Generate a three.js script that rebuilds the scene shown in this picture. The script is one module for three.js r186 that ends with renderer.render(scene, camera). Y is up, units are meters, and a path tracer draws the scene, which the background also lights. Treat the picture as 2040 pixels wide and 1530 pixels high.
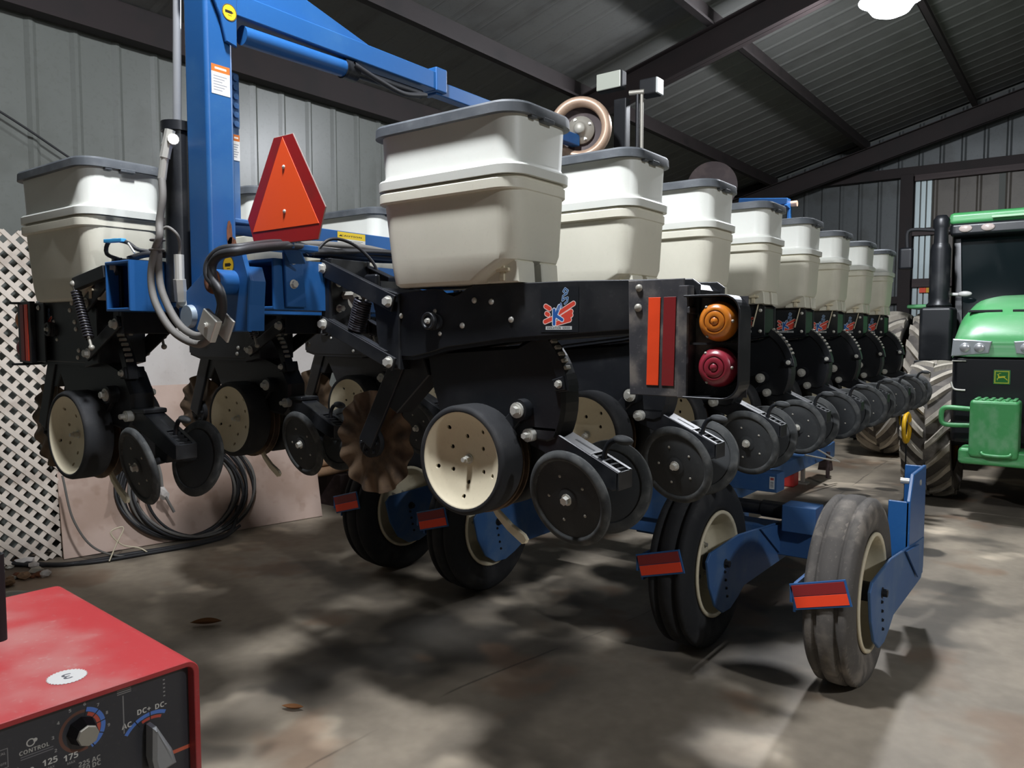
import * as THREE from 'three';
import { RoundedBoxGeometry } from 'three/addons/geometries/RoundedBoxGeometry.js';
import { mergeGeometries, toCreasedNormals, mergeVertices } from 'three/addons/utils/BufferGeometryUtils.js';
import { Brush, Evaluator, SUBTRACTION } from 'three-bvh-csg';

// ------------------------------------------------------------------ camera, lamps, exposure
// world: y up, x across the shed (left wall at -6.1), -z towards the far gable
const scene = new THREE.Scene();
scene.background = new THREE.Color(0x000000);
const camera = new THREE.PerspectiveCamera(52.833, 2040 / 1530, 0.05, 60);   // focal length 1540 px for 1530 rows
camera.position.set(0, 1.6, 0);
camera.rotation.order = 'YXZ';
camera.rotation.set(-0.064844, 0.645806, 0);
scene.add(camera);
const renderer = new THREE.WebGLRenderer({ antialias: true });
renderer.toneMapping = THREE.LinearToneMapping;
renderer.toneMappingExposure = 1.0;
renderer.shadowMap.enabled = true;
renderer.shadowMap.type = THREE.PCFSoftShadowMap;
const LAMP_CD = 52;
const LAMP_COLOR = 0xf4f8ff;
const LAMPS = [[-1.78, 4.45, -1.24], [-1.53, 4.47, -7.49], [3.9, 4.2, -1.2]];

// ------------------------------------------------------------------ helpers
let seed = 1234567;
const rnd = () => { seed = (seed * 1664525 + 1013904223) >>> 0; return seed / 4294967296; };
const rr = (a, b) => a + (b - a) * rnd();
const V = (x, y, z) => new THREE.Vector3(x, y, z);
const PI = Math.PI;
function hash2(x, y) { let h = (x * 374761393 + y * 668265263) | 0; h = Math.imul(h ^ (h >>> 13), 1274126177); return ((h ^ (h >>> 16)) >>> 0) / 4294967296; }
function vnoise(x, y) {
  const xi = Math.floor(x), yi = Math.floor(y), fx = x - xi, fy = y - yi;
  const u = fx * fx * (3 - 2 * fx), v = fy * fy * (3 - 2 * fy);
  const a = hash2(xi, yi), b = hash2(xi + 1, yi), c = hash2(xi, yi + 1), d = hash2(xi + 1, yi + 1);
  return a + (b - a) * u + (c - a) * v + (a - b - c + d) * u * v;
}
function fbm(x, y, o = 4) { let s = 0, a = 0.5, n = 0; for (let i = 0; i < o; i++) { s += a * vnoise(x, y); n += a; a *= 0.5; x = x * 2.03 + 17.1; y = y * 2.03 + 9.7; } return s / n; }
const clamp = (v, a = 0, b = 1) => Math.min(b, Math.max(a, v));
const smooth = (a, b, v) => { const t = clamp((v - a) / (b - a)); return t * t * (3 - 2 * t); };
function dataTex(n, fn, srgb = true, m = n) {
  const d = new Uint8Array(n * m * 4);
  for (let j = 0; j < m; j++) for (let i = 0; i < n; i++) {
    const c = fn(i / n, j / m), k = (j * n + i) * 4;
    d[k] = clamp(c[0], 0, 255); d[k + 1] = clamp(c[1], 0, 255); d[k + 2] = clamp(c[2], 0, 255); d[k + 3] = 255;
  }
  const t = new THREE.DataTexture(d, n, m);
  t.wrapS = t.wrapT = THREE.RepeatWrapping; t.magFilter = THREE.LinearFilter; t.minFilter = THREE.LinearMipmapLinearFilter; t.generateMipmaps = true;
  if (srgb) t.colorSpace = THREE.SRGBColorSpace;
  t.needsUpdate = true;
  return t;
}
function canvasTex(w, h, draw) {
  const c = document.createElement('canvas'); c.width = w; c.height = h;
  draw(c.getContext('2d'), w, h);
  const t = new THREE.CanvasTexture(c); t.colorSpace = THREE.SRGBColorSpace; t.anisotropy = 4;
  return t;
}
// tileable fbm
function tfbm(u, v, f, o = 4) {
  let s = 0, a = 0.5, n = 0;
  for (let k = 0; k < o; k++) {
    const x = u * f, y = v * f, xi = Math.floor(x), yi = Math.floor(y), fx = x - xi, fy = y - yi, w = (q) => ((q % f) + f) % f;
    const su = fx * fx * (3 - 2 * fx), sv = fy * fy * (3 - 2 * fy);
    const A = hash2(w(xi) + k * 91, w(yi)), B = hash2(w(xi + 1) + k * 91, w(yi)), C = hash2(w(xi) + k * 91, w(yi + 1)), D = hash2(w(xi + 1) + k * 91, w(yi + 1));
    s += a * (A + (B - A) * su + (C - A) * sv + (A - B - C + D) * su * sv); n += a; a *= 0.5; f *= 2;
  }
  return s / n;
}

// ---- geometry
function norm(g) {
  let q = g.index ? g.toNonIndexed() : g;
  for (const k of Object.keys(q.attributes)) if (!['position', 'normal', 'uv'].includes(k)) q.deleteAttribute(k);
  if (!q.attributes.normal) q.computeVertexNormals();
  if (!q.attributes.uv) q.setAttribute('uv', new THREE.BufferAttribute(new Float32Array(q.attributes.position.count * 2), 2));
  q.morphAttributes = {}; q.clearGroups();
  return q;
}
function merge(list) {
  const a = (Array.isArray(list) ? list.flat(4) : [list]).map(norm);
  return a.length === 1 ? a[0].clone() : mergeGeometries(a, false);
}
function boxUV(g, s = 1) {   // uv in metres from the dominant axis of each face, in the object's own space
  const p = g.attributes.position, n = g.attributes.normal, uv = new Float32Array(p.count * 2);
  for (let i = 0; i < p.count; i += 3) {
    let nx = 0, ny = 0, nz = 0;
    for (let k = 0; k < 3; k++) { nx += n.getX(i + k); ny += n.getY(i + k); nz += n.getZ(i + k); }
    nx = Math.abs(nx); ny = Math.abs(ny); nz = Math.abs(nz);
    for (let k = 0; k < 3; k++) {
      const x = p.getX(i + k), y = p.getY(i + k), z = p.getZ(i + k);
      const q = nx >= ny && nx >= nz ? [z, y] : ny >= nz ? [x, z] : [x, y];
      uv[(i + k) * 2] = q[0] * s; uv[(i + k) * 2 + 1] = q[1] * s;
    }
  }
  g.setAttribute('uv', new THREE.BufferAttribute(uv, 2));
  return g;
}
const box = (x0, x1, y0, y1, z0, z1, r = 0.004) => {
  const w = Math.abs(x1 - x0), h = Math.abs(y1 - y0), d = Math.abs(z1 - z0);
  r = Math.min(r, w / 2.01, h / 2.01, d / 2.01);
  const g = r > 0 ? new RoundedBoxGeometry(w, h, d, 1, r) : new THREE.BoxGeometry(w, h, d);
  return g.translate((x0 + x1) / 2, (y0 + y1) / 2, (z0 + z1) / 2);
};
const Q = new THREE.Quaternion();
function orient(g, a, b) {   // +y of g to direction a->b, placed at the middle
  const d = b.clone().sub(a);
  Q.setFromUnitVectors(V(0, 1, 0), d.clone().normalize());
  return g.applyQuaternion(Q).translate((a.x + b.x) / 2, (a.y + b.y) / 2, (a.z + b.z) / 2);
}
const rod = (a, b, r, seg = 14, r2 = r) => orient(new THREE.CylinderGeometry(r2, r, a.distanceTo(b), seg), a, b);
const bar = (a, b, w, h, bev = 0.003) => {   // square bar from a to b (w in z-ish, h in the other)
  const L = a.distanceTo(b), d = b.clone().sub(a).normalize();
  const up = Math.abs(d.y) > 0.95 ? V(0, 0, 1) : V(0, 1, 0);
  const m = new THREE.Matrix4(), X = d, Z = new THREE.Vector3().crossVectors(X, up).normalize(), Y = new THREE.Vector3().crossVectors(Z, X);
  m.makeBasis(X, Y, Z);
  return new RoundedBoxGeometry(L, h, w, 1, Math.min(bev, w / 2.1, h / 2.1)).applyMatrix4(m).translate((a.x + b.x) / 2, (a.y + b.y) / 2, (a.z + b.z) / 2);
};
const hose = (pts, r, n = 40, seg = 8) => new THREE.TubeGeometry(new THREE.CatmullRomCurve3(pts.map((p) => V(...p)), false, 'centripetal'), n, r, seg);
function extrude(pts, depth, bev = 0.004, holes = []) {
  const s = new THREE.Shape(pts.map(([x, y]) => new THREE.Vector2(x, y)));
  for (const h of holes) s.holes.push(new THREE.Path(h.map(([x, y]) => new THREE.Vector2(x, y))));
  return new THREE.ExtrudeGeometry(s, { depth: Math.max(1e-4, depth - 2 * bev), bevelEnabled: bev > 0, bevelThickness: bev, bevelSize: bev, bevelOffset: -bev, bevelSegments: 1, curveSegments: 8 }).translate(0, 0, bev);
}
const plateZ = (pts, z0, z1, bev = 0.003, holes) => extrude(pts, z1 - z0, bev, holes).translate(0, 0, z0);          // pts in x,y
const plateX = (pts, x0, x1, bev = 0.003, holes) => extrude(pts, x1 - x0, bev, holes).rotateY(-PI / 2).translate(x1, 0, 0);   // pts in z,y
const arcPts = (cx, cy, r, a0, a1, n = 10) => Array.from({ length: n + 1 }, (_, i) => { const a = a0 + (a1 - a0) * i / n; return [cx + r * Math.cos(a), cy + r * Math.sin(a)]; });
const latheY = (pts, seg = 32) => new THREE.LatheGeometry(pts.map(([r, h]) => new THREE.Vector2(Math.max(r, 0), h)), seg);
const latheZ = (pts, seg = 32) => latheY(pts, seg).rotateX(PI / 2);     // axis along z
const latheX = (pts, seg = 32) => latheY(pts, seg).rotateZ(-PI / 2);    // axis along x
const creased = (g, a = 0.6) => toCreasedNormals(g.index ? g.toNonIndexed() : g, a);
function boltZ(x, y, z, r = 0.011, h = 0.012, dir = 1) {   // hexagon head with a washer, on a face that looks along z
  return [new THREE.CylinderGeometry(r * 1.35, r * 1.35, 0.003, 12).rotateX(PI / 2).translate(x, y, z + dir * 0.0015),
    creased(new THREE.CylinderGeometry(r * 0.94, r, h, 6).rotateX(dir * PI / 2), 0.3).translate(x, y, z + dir * (0.003 + h / 2))];
}
function boltX(x, y, z, r = 0.011, h = 0.012, dir = 1) {
  return [new THREE.CylinderGeometry(r * 1.35, r * 1.35, 0.003, 12).rotateZ(PI / 2).translate(x + dir * 0.0015, y, z),
    creased(new THREE.CylinderGeometry(r, r, h, 6).rotateZ(PI / 2), 0.3).translate(x + dir * (0.003 + h / 2), y, z)];
}
const domeZ = (x, y, z, r = 0.011) => new THREE.SphereGeometry(r, 12, 6, 0, 2 * PI, 0, PI / 2).scale(1, 0.75, 1).rotateX(PI / 2).translate(x, y, z);
function grid(nu, nv, fn, closeU = false) {
  const pos = [], uv = [], idx = [];
  for (let j = 0; j <= nv; j++) for (let i = 0; i <= nu; i++) { const p = fn(i / nu, j / nv); pos.push(...p); uv.push(i / nu, j / nv); }
  for (let j = 0; j < nv; j++) for (let i = 0; i < nu; i++) { const a = j * (nu + 1) + i, b = a + 1, c = a + nu + 1, d = c + 1; idx.push(a, b, d, a, d, c); }
  const g = new THREE.BufferGeometry();
  g.setAttribute('position', new THREE.Float32BufferAttribute(pos, 3)); g.setAttribute('uv', new THREE.Float32BufferAttribute(uv, 2)); g.setIndex(idx);
  g.computeVertexNormals();
  return g;
}
// closed loft through rounded rectangles lying in x,z: sections {y, x0, x1, hz, r}
function loft(secs, nc = 6, crease = 0.7) {
  const ring = (s) => {
    const o = [], cx = (s.x0 + s.x1) / 2, hx = (s.x1 - s.x0) / 2, hz = s.hz, r = Math.min(s.r, hx * 0.99, hz * 0.99);
    [[1, 1, 0], [-1, 1, 1], [-1, -1, 2], [1, -1, 3]].forEach(([sx, sz, q]) => { for (let i = 0; i <= nc; i++) { const a = (q + i / nc) * PI / 2; o.push([cx + sx * (hx - r) + r * Math.cos(a), s.y, sz * (hz - r) + r * Math.sin(a)]); } });
    return o;
  };
  const R = secs.map(ring), n = R[0].length, pos = [], tri = [];
  const push = (...p) => p.forEach((q) => tri.push(...q));
  for (let k = 0; k + 1 < R.length; k++) for (let i = 0; i < n; i++) { const a = R[k][i], b = R[k][(i + 1) % n], c = R[k + 1][i], d = R[k + 1][(i + 1) % n]; push(a, c, d, a, d, b); }
  const cap = (r, flip) => { const c = [r.reduce((s, q) => s + q[0], 0) / n, r[0][1], 0]; for (let i = 0; i < n; i++) { const a = r[i], b = r[(i + 1) % n]; flip ? push(c, a, b) : push(c, b, a); } };
  cap(R[0], true); cap(R[R.length - 1], false);
  const g = new THREE.BufferGeometry();
  g.setAttribute('position', new THREE.Float32BufferAttribute(tri, 3));
  g.computeVertexNormals();
  return toCreasedNormals(mergeVertices(g, 1e-5).toNonIndexed(), crease);
}

// ---- things, parts, sub-parts
const names = {}, bases = new Map();
const numbered = (n) => { const k = names[n] = (names[n] ?? -1) + 1; return k ? `${n}_${String(k).padStart(3, '0')}` : n; };
function thing(name, label, category, base = [0, 0, 0], group) {
  const o = new THREE.Group(); o.name = numbered(name); o.position.set(...base); scene.add(o); bases.set(o, base);
  o.userData = { label, category }; if (group) o.userData.group = group;
  return o;
}
function part(parent, name, geos, mat, opt = {}) {   // geometry is written in the thing's own drawing space; its base is taken off here
  const b = bases.get(parent) ?? [0, 0, 0];
  let g = merge(geos);
  if (opt.uv) boxUV(g, opt.uv);
  g.translate(-b[0], -b[1], -b[2]);
  const m = new THREE.Mesh(g, mat); m.name = name; m.castShadow = m.receiveShadow = true; bases.set(m, b);
  if (opt.label) m.userData.label = opt.label;
  if (opt.kind) m.userData.kind = opt.kind;
  parent.add(m);
  return m;
}
function solo(name, label, category, geos, mat, base, group, opt = {}) {   // a thing that is one mesh
  let g = merge(geos); if (opt.uv) boxUV(g, opt.uv);
  g.translate(-base[0], -base[1], -base[2]);
  const m = new THREE.Mesh(g, mat); m.name = numbered(name); m.position.set(...base); m.castShadow = m.receiveShadow = true; bases.set(m, base);
  m.userData = { label, category }; if (group) m.userData.group = group; if (opt.kind) m.userData.kind = opt.kind;
  scene.add(m); return m;
}
function struct(name, geos, mat, opt = {}) {
  let g = merge(geos); if (opt.uv) boxUV(g, opt.uv);
  const m = new THREE.Mesh(g, mat); m.name = name; m.castShadow = m.receiveShadow = true; m.userData.kind = 'structure'; if (opt.label) m.userData.label = opt.label;
  scene.add(m); bases.set(m, [0, 0, 0]); return m;
}
function dup(root, pos, label) {
  const c = root.clone(); c.name = numbered(root.name.replace(/_\d{3}$/, '')); c.position.set(...pos); c.userData = { ...root.userData }; if (label) c.userData.label = label;
  scene.add(c); return c;
}
const ORD = ['first', 'second', 'third', 'fourth', 'fifth', 'sixth', 'seventh', 'eighth'];

// ------------------------------------------------------------------ materials
const std = (color, roughness = 0.6, metalness = 0, extra = {}) => new THREE.MeshStandardMaterial({ color, roughness, metalness, ...extra });
const grime = dataTex(512, (u, v) => { const n = tfbm(u, v, 6, 5), s = tfbm(u + 0.37, v, 40, 3), q = 255 - 60 * smooth(0.5, 0.75, n) - 40 * smooth(0.6, 0.8, s); return [q, q * 0.985, q * 0.96]; });
const dusty = (base, dust, amt, f = 5) => dataTex(512, (u, v) => {
  const n = tfbm(u, v, f, 6), s = tfbm(u + 0.21, v + 0.43, 80, 2), k = clamp(amt * smooth(0.40, 0.82, n) + amt * 0.35 * smooth(0.70, 0.9, s));
  return base.map((b, i) => b + (dust[i] - b) * k);
});
const M = {};
M.blackPaint = std(0xffffff, 0.42, 0, { map: dusty([20, 22, 26], [92, 90, 86], 0.32) });
M.blackClean = std(0x14161a, 0.35);
M.blackDull = std(0x16171a, 0.7);
M.dustPanel = std(0xffffff, 0.75, 0, { map: dusty([52, 52, 56], [134, 126, 116], 0.85, 7) });
M.blue = std(0xffffff, 0.38, 0, { map: dusty([34, 88, 146], [84, 122, 162], 0.3, 6) });
M.blueDust = std(0xffffff, 0.55, 0, { map: dusty([56, 96, 146], [112, 130, 152], 0.5, 6) });
M.bin = std(0xffffff, 0.5, 0, { map: dusty([224, 220, 202], [196, 191, 174], 0.35, 3) });
M.ext = std(0xffffff, 0.45, 0, { map: dusty([222, 223, 214], [204, 203, 194], 0.3, 3) });
M.lid = std(0xffffff, 0.6, 0, { map: dusty([74, 78, 82], [118, 121, 124], 0.6, 6) });
M.rim = std(0xffffff, 0.5, 0, { map: dusty([224, 213, 184], [176, 162, 134], 0.35, 6) });
M.rubber = std(0xffffff, 0.82, 0, { map: dusty([30, 31, 33], [74, 72, 70], 0.5, 6) });
M.tyreDust = std(0xffffff, 0.9, 0, { map: dusty([84, 80, 76], [138, 130, 120], 0.9, 6) });
M.lugDust = std(0xffffff, 0.95, 0, { map: dusty([168, 160, 147], [196, 188, 174], 0.8, 8) });
M.closing = std(0xffffff, 0.75, 0, { map: dusty([48, 50, 51], [84, 85, 84], 0.6, 4) });
M.closingRim = std(0xffffff, 0.85, 0, { map: dusty([52, 54, 54], [98, 98, 95], 0.75, 9) });
M.zinc = std(0xcfcdc4, 0.38, 0.35);
M.zincDull = std(0xa5a196, 0.5, 0.35);
M.chrome = std(0xc9cbce, 0.25, 0.6);
M.coulter = std(0xffffff, 0.6, 0.35, { map: dusty([112, 92, 72], [66, 52, 40], 0.9, 7) });
M.rust = std(0xffffff, 0.9, 0.1, { map: dusty([122, 74, 48], [70, 48, 38], 0.9, 9) });
M.hose = std(0x6e6b66, 0.7);
M.hoseBlack = std(0x2a2a2c, 0.55);
M.orange = std(0xff5022, 0.45);
M.smvRed = std(0xffffff, 0.4, 0, { map: dusty([158, 26, 26], [120, 44, 40], 0.4, 6) });
M.smvOrange = std(0xff5a22, 0.42);
M.reflRed = std(0xffffff, 0.4, 0, { map: dusty([138, 36, 38], [120, 60, 56], 0.6, 8) });
M.reflBright = std(0xff4a26, 0.4);
M.spring = std(0x45444a, 0.4, 0.5);
M.steelDark = std(0xffffff, 0.6, 0, { map: dusty([58, 44, 44], [86, 72, 68], 0.6, 8) });
M.marker = std(0xffffff, 0.42, 0.25, { map: dusty([196, 166, 142], [140, 104, 82], 0.5, 6) });
M.tracGreen = std(0xffffff, 0.36, 0, { map: dusty([70, 150, 88], [132, 170, 136], 0.6, 4) });
M.yellow = std(0xe8b416, 0.45);
M.glassDark = std(0x10191b, 0.06, 0.1);
M.wood = std(0xffffff, 0.8, 0, { map: dusty([148, 116, 86], [104, 78, 58], 0.8, 8) });
M.lattice = std(0xffffff, 0.7, 0, { map: dusty([226, 214, 200], [176, 160, 146], 0.5, 5) });

// ------------------------------------------------------------------ the shed
const OIL = [[-1.97, -8.38, 0.14, 0.10], [-1.66, -8.62, 0.12, 0.09], [-1.80, -8.15, 0.09, 0.08], [-1.35, -7.95, 0.1, 0.08], [-0.92, -6.3, 0.12, 0.14]];
const floorTex = dataTex(2048, (u, v) => {
  const x = u * 12.6, y = v * 21;   // metres
  let n = fbm(x * 0.55, y * 0.55, 5), m = fbm(x * 2.3 + 40, y * 2.3, 4), f = fbm(x * 19, y * 19, 3), w = fbm(x * 0.9 + 9, y * 0.35 + 3, 4);
  let c = 156 + 46 * (n - 0.5) + 32 * (m - 0.5) + 20 * (f - 0.5);
  const stain = smooth(0.56, 0.72, w) * 0.34 + smooth(0.62, 0.74, fbm(x * 1.4 + 77, y * 1.4 + 5, 4)) * 0.3;
  const pale = smooth(0.62, 0.76, fbm(x * 1.7 + 11, y * 2.1 + 31, 4)) * 0.22;
  c = c * (1 - stain) + 236 * pale;
  let R = c * 1.0, G = c * 0.925, B = c * 0.815;
  const rust = smooth(0.6, 0.76, fbm(x * 2.1 + 3, y * 2.1 + 80, 4)) * 0.4; R += (128 - R) * rust; G += (94 - G) * rust; B += (70 - B) * rust;
  // one long wandering crack along the shed and oil spots by the tongue
  const xw = x - 6.3, zw = y - 14.7, xc = -2.26 + 0.28 * smooth(-2.2, -4.3, zw) + 0.05 * (fbm(zw * 2.2, 3.3, 4) - 0.5) + 0.25 * (fbm(zw * 0.35, 8.3, 2) - 0.5) * smooth(-4.5, -8, zw);
  let cr = 0.34 * (1 - smooth(0.001, 0.009, Math.abs(xw - xc))) * smooth(0.25, 0.5, fbm(zw * 3, 40, 3));
  for (const [ox, oz, a, b] of OIL) { const d = Math.hypot((xw - ox) / a, (zw - oz) / b) + 0.35 * (fbm(xw * 9, zw * 9, 3) - 0.5); cr = Math.max(cr, 0.5 * (1 - smooth(0.75, 1.1, d))); }
  return [R * (1 - cr), G * (1 - cr), B * (1 - cr)];
});
const floorBump = dataTex(512, (u, v) => { const q = 120 + 90 * tfbm(u, v, 16, 5); return [q, q, q]; }, false);
floorBump.repeat.set(6, 10);
const floorGeo = new THREE.BoxGeometry(12.6, 0.2, 21).translate(-0.0, -0.1, -4.2);
{ const p = floorGeo.attributes.position, uv = floorGeo.attributes.uv; for (let i = 0; i < p.count; i++) uv.setXY(i, (p.getX(i) + 6.3) / 12.6, (p.getZ(i) + 14.7) / 21); }
struct('floor', floorGeo, std(0xffffff, 0.62, 0, { map: floorTex, bumpMap: floorBump, bumpScale: 0.004 }));

const sheetTex = (a, b) => dataTex(512, (u, v) => { const n = tfbm(u, v, 5, 5), s = tfbm(u * 1, v, 60, 2), k = 0.55 * smooth(0.45, 0.8, n) + 0.25 * smooth(0.6, 0.85, s); return a.map((q, i) => q + (b[i] - q) * k); });
M.wallSheet = std(0xffffff, 0.33, 0.0, { map: sheetTex([110, 113, 108], [94, 96, 90]) });
M.gableSheet = std(0xffffff, 0.45, 0.25, { map: sheetTex([92, 96, 97], [74, 75, 73]) });
M.roofSheet = std(0xffffff, 0.6, 0.0, { map: sheetTex([108, 108, 105], [92, 91, 88]) });
M.backing = std(0x6d706c, 0.9);
M.girder = std(0xffffff, 0.7, 0, { map: dusty([36, 26, 26], [28, 22, 22], 0.8, 8) });
M.purlin = std(0xffffff, 0.7, 0, { map: dusty([46, 39, 39], [36, 32, 32], 0.8, 8) });

const EAVE = -6.1, RIDGE = 0, SL = 0.27, roofY = (x) => 4.41 + SL * (-Math.abs(x) + 4.73);
const ZF = -14.3, ZB = 6.0;
// ribbed sheet: s runs along the wall, h up; profile depth towards the room
function ribProfile(w) {   // [s, d] for one sheet of width w: ribs every 0.305
  const o = []; const n = Math.round(w / 0.305);
  for (let i = 0; i < n; i++) { const s = i * 0.305; o.push([s, 0], [s + 0.028, 0.019], [s + 0.052, 0.019], [s + 0.08, 0]); }
  o.push([w - 0.0005, 0]);
  return o;
}
function ribSheet(w, place) {   // place(s, d, t) -> xyz, t = 0..1 along the sheet; two faces, 1.5 mm apart
  const pr = ribProfile(w), tri = [], P2 = (s, d, t) => place(s, d, t);
  for (let i = 0; i + 1 < pr.length; i++) {
    const [s0, d0] = pr[i], [s1, d1] = pr[i + 1];
    const a = P2(s0, d0, 0), b = P2(s1, d1, 0), c = P2(s1, d1, 1), d = P2(s0, d0, 1);
    tri.push(...a, ...b, ...c, ...a, ...c, ...d);
  }
  const g = new THREE.BufferGeometry(); g.setAttribute('position', new THREE.Float32BufferAttribute(tri, 3)); g.computeVertexNormals();
  return boxUV(norm(g), 0.8);
}
const wallLeft = struct('wall_left', box(EAVE - 0.14, EAVE - 0.04, 0, 4.1, ZF - 0.1, ZB + 0.1, 0), M.backing);
for (let z = ZF; z < ZB - 0.1; z += 0.915) part(wallLeft, 'sheet', ribSheet(0.915, (s, d, t) => [EAVE - 0.035 + d, t * 4.05, z + 0.915 - s]), M.wallSheet);
const wallRight = struct('wall_right', box(6.14, 6.24, 0, 4.1, ZF - 0.1, ZB + 0.1, 0), M.backing);
for (let z = ZF; z < ZB - 0.1; z += 0.915) part(wallRight, 'sheet', ribSheet(0.915, (s, d, t) => [6.135 - d, t * 4.05, z + s]), M.wallSheet);
const gablePts = (o) => [[EAVE - 0.14, 0], [6.24, 0], [6.24, roofY(6.24) + o], [0, roofY(0) + o], [EAVE - 0.14, roofY(6.24) + o]];
const wallBack = struct('wall_back', plateZ(gablePts(0.02), ZF - 0.14, ZF - 0.04, 0), M.backing);
for (let x = EAVE; x < 6.1; x += 0.915) part(wallBack, 'sheet', ribSheet(0.915, (s, d, t) => [x + s, t * (roofY(x + s) - 0.01), ZF - 0.035 + d]), M.gableSheet);
const wallFront = struct('wall_front', plateZ(gablePts(0.02), ZB + 0.04, ZB + 0.14, 0), M.backing);
for (let x = EAVE; x < 6.1; x += 0.915) part(wallFront, 'sheet', ribSheet(0.915, (s, d, t) => [x + 0.915 - s, t * (roofY(x + 0.915 - s) - 0.01), ZB + 0.035 - d]), M.wallSheet);
// roof: two slabs with ribbed sheets below
const slab = (s) => { const e = 6.35, a = [s * e, roofY(e)], b = [0, roofY(0)]; const pts = [a, b, [0, b[1] + 0.1], [s * e, a[1] + 0.1]].map(([x, y]) => [x, y + 0.045]); return plateZ(s < 0 ? pts : pts.reverse(), ZF - 0.15, ZB + 0.15, 0); };
const roof = struct('ceiling', [slab(-1), slab(1)], M.backing, { label: 'dim grey ribbed metal roof underside rising to the ridge' });
for (const s of [-1, 1]) for (let z = ZF; z < ZB - 0.1; z += 0.915)
  part(roof, 'sheet', ribSheet(0.915, (q, d, t) => { const x = s * (6.2 * (1 - t)); return [x, roofY(x) + 0.035 - d * 0.45, z + q]; }), M.roofSheet);
// purlins (channel section) and eave strut, rafters and posts
const purlins = [-4.73, -3.18, -1.63, -0.12, 0.12, 1.63, 3.18, 4.73];
let tn = 1;
for (const x of purlins) { const y = roofY(x); struct(`trim_${tn++}`, [box(x - 0.006, x + 0.006, y - 0.2, y, ZF, ZB, 0), box(x, x + 0.07, y - 0.2, y - 0.19, ZF, ZB, 0), box(x, x + 0.07, y - 0.19, y - 0.175, ZF, ZB, 0).scale(1, 1, 1)], M.purlin, { uv: 0.7, label: 'dark steel roof purlin running the length of the shed' }); }
for (const s of [-1, 1]) struct(`trim_${tn++}`, [box(s * 5.96, s * 6.1, 3.84, 4.1, ZF, ZB, 0.003)], M.girder, { uv: 0.7, label: 'dark brown eave beam along the top of the side wall' });
for (const z of [ZF + 0.44, -7.49, -1.12, 5.2]) for (const s of [-1, 1]) {
  const b0 = V(s * 6.0, roofY(6.0) - 0.36, z), b1 = V(0, roofY(0) - 0.36, z);
  const at2 = (o) => [b0.clone().add(V(0, o, 0)), b1.clone().add(V(0, o, 0))];
  struct(`trim_${tn++}`, [bar(...at2(0), 0.012, 0.3, 0), bar(...at2(0.145), 0.15, 0.012, 0), bar(...at2(-0.145), 0.15, 0.012, 0), box(s * 5.82 - 0.09, s * 5.82 + 0.09, 0, 3.9, z - 0.006, z + 0.006, 0), box(s * 5.82 - 0.09, s * 5.82 - 0.078, 0, 3.85, z - 0.07, z + 0.07, 0), box(s * 5.82 + 0.078, s * 5.82 + 0.09, 0, 3.85, z - 0.07, z + 0.07, 0)], M.girder, { uv: 0.7, label: 'dark brown steel rafter frame with its wall post' });
}
// gable door: post, header rail, galvanised edge flashing and rails
struct(`trim_${tn++}`, [box(-2.66, -2.47, 0, 4.2, ZF + 0.0, ZF + 0.16, 0.004), box(-6.0, 6.0, 4.16, 4.32, ZF + 0.0, ZF + 0.14, 0.004), box(-6.0, -2.66, 2.1, 2.22, ZF, ZF + 0.08, 0.004)], M.girder, { uv: 0.7, label: 'dark post and girts of the far gable wall' });
M.galv = std(0xb8c6c8, 0.4, 0.3); M.doorSheet = std(0xffffff, 0.5, 0.15, { map: sheetTex([98, 93, 86], [78, 73, 68]) });
const door = struct('door_1', box(-2.45, 1.9, 0.02, 4.12, ZF + 0.02, ZF + 0.05, 0), M.backing);
for (let i = 0; i < 4; i++) part(door, 'sheet', ribSheet(0.915, (s, d, t) => [-2.2 + i * 1.0 + s, 0.05 + t * 4.05, ZF + 0.055 + d]), M.doorSheet);
for (let i = 0; i < 3; i++) part(door, 'edge_strip', box(-2.45 + i * 0.085, -2.45 + i * 0.085 + 0.07, 0.6, 4.12, ZF + 0.055, ZF + 0.075 - i * 0.004, 0.006), M.galv);
part(door, 'rail', [box(-2.45, 1.9, 2.36, 2.5, ZF + 0.085, ZF + 0.14), box(-2.45, 1.9, 4.08, 4.18, ZF + 0.085, ZF + 0.16), box(-2.5, 1.9, 3.2, 3.32, ZF + 0.085, ZF + 0.13)], M.steelDark);
part(door, 'warning_strip', box(-2.34, -2.24, 2.27, 2.35, ZF + 0.1, ZF + 0.115), M.orange);
part(door, 'warning_strip', box(-2.24, -2.1, 2.27, 2.35, ZF + 0.1, ZF + 0.115), M.yellow);

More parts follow.
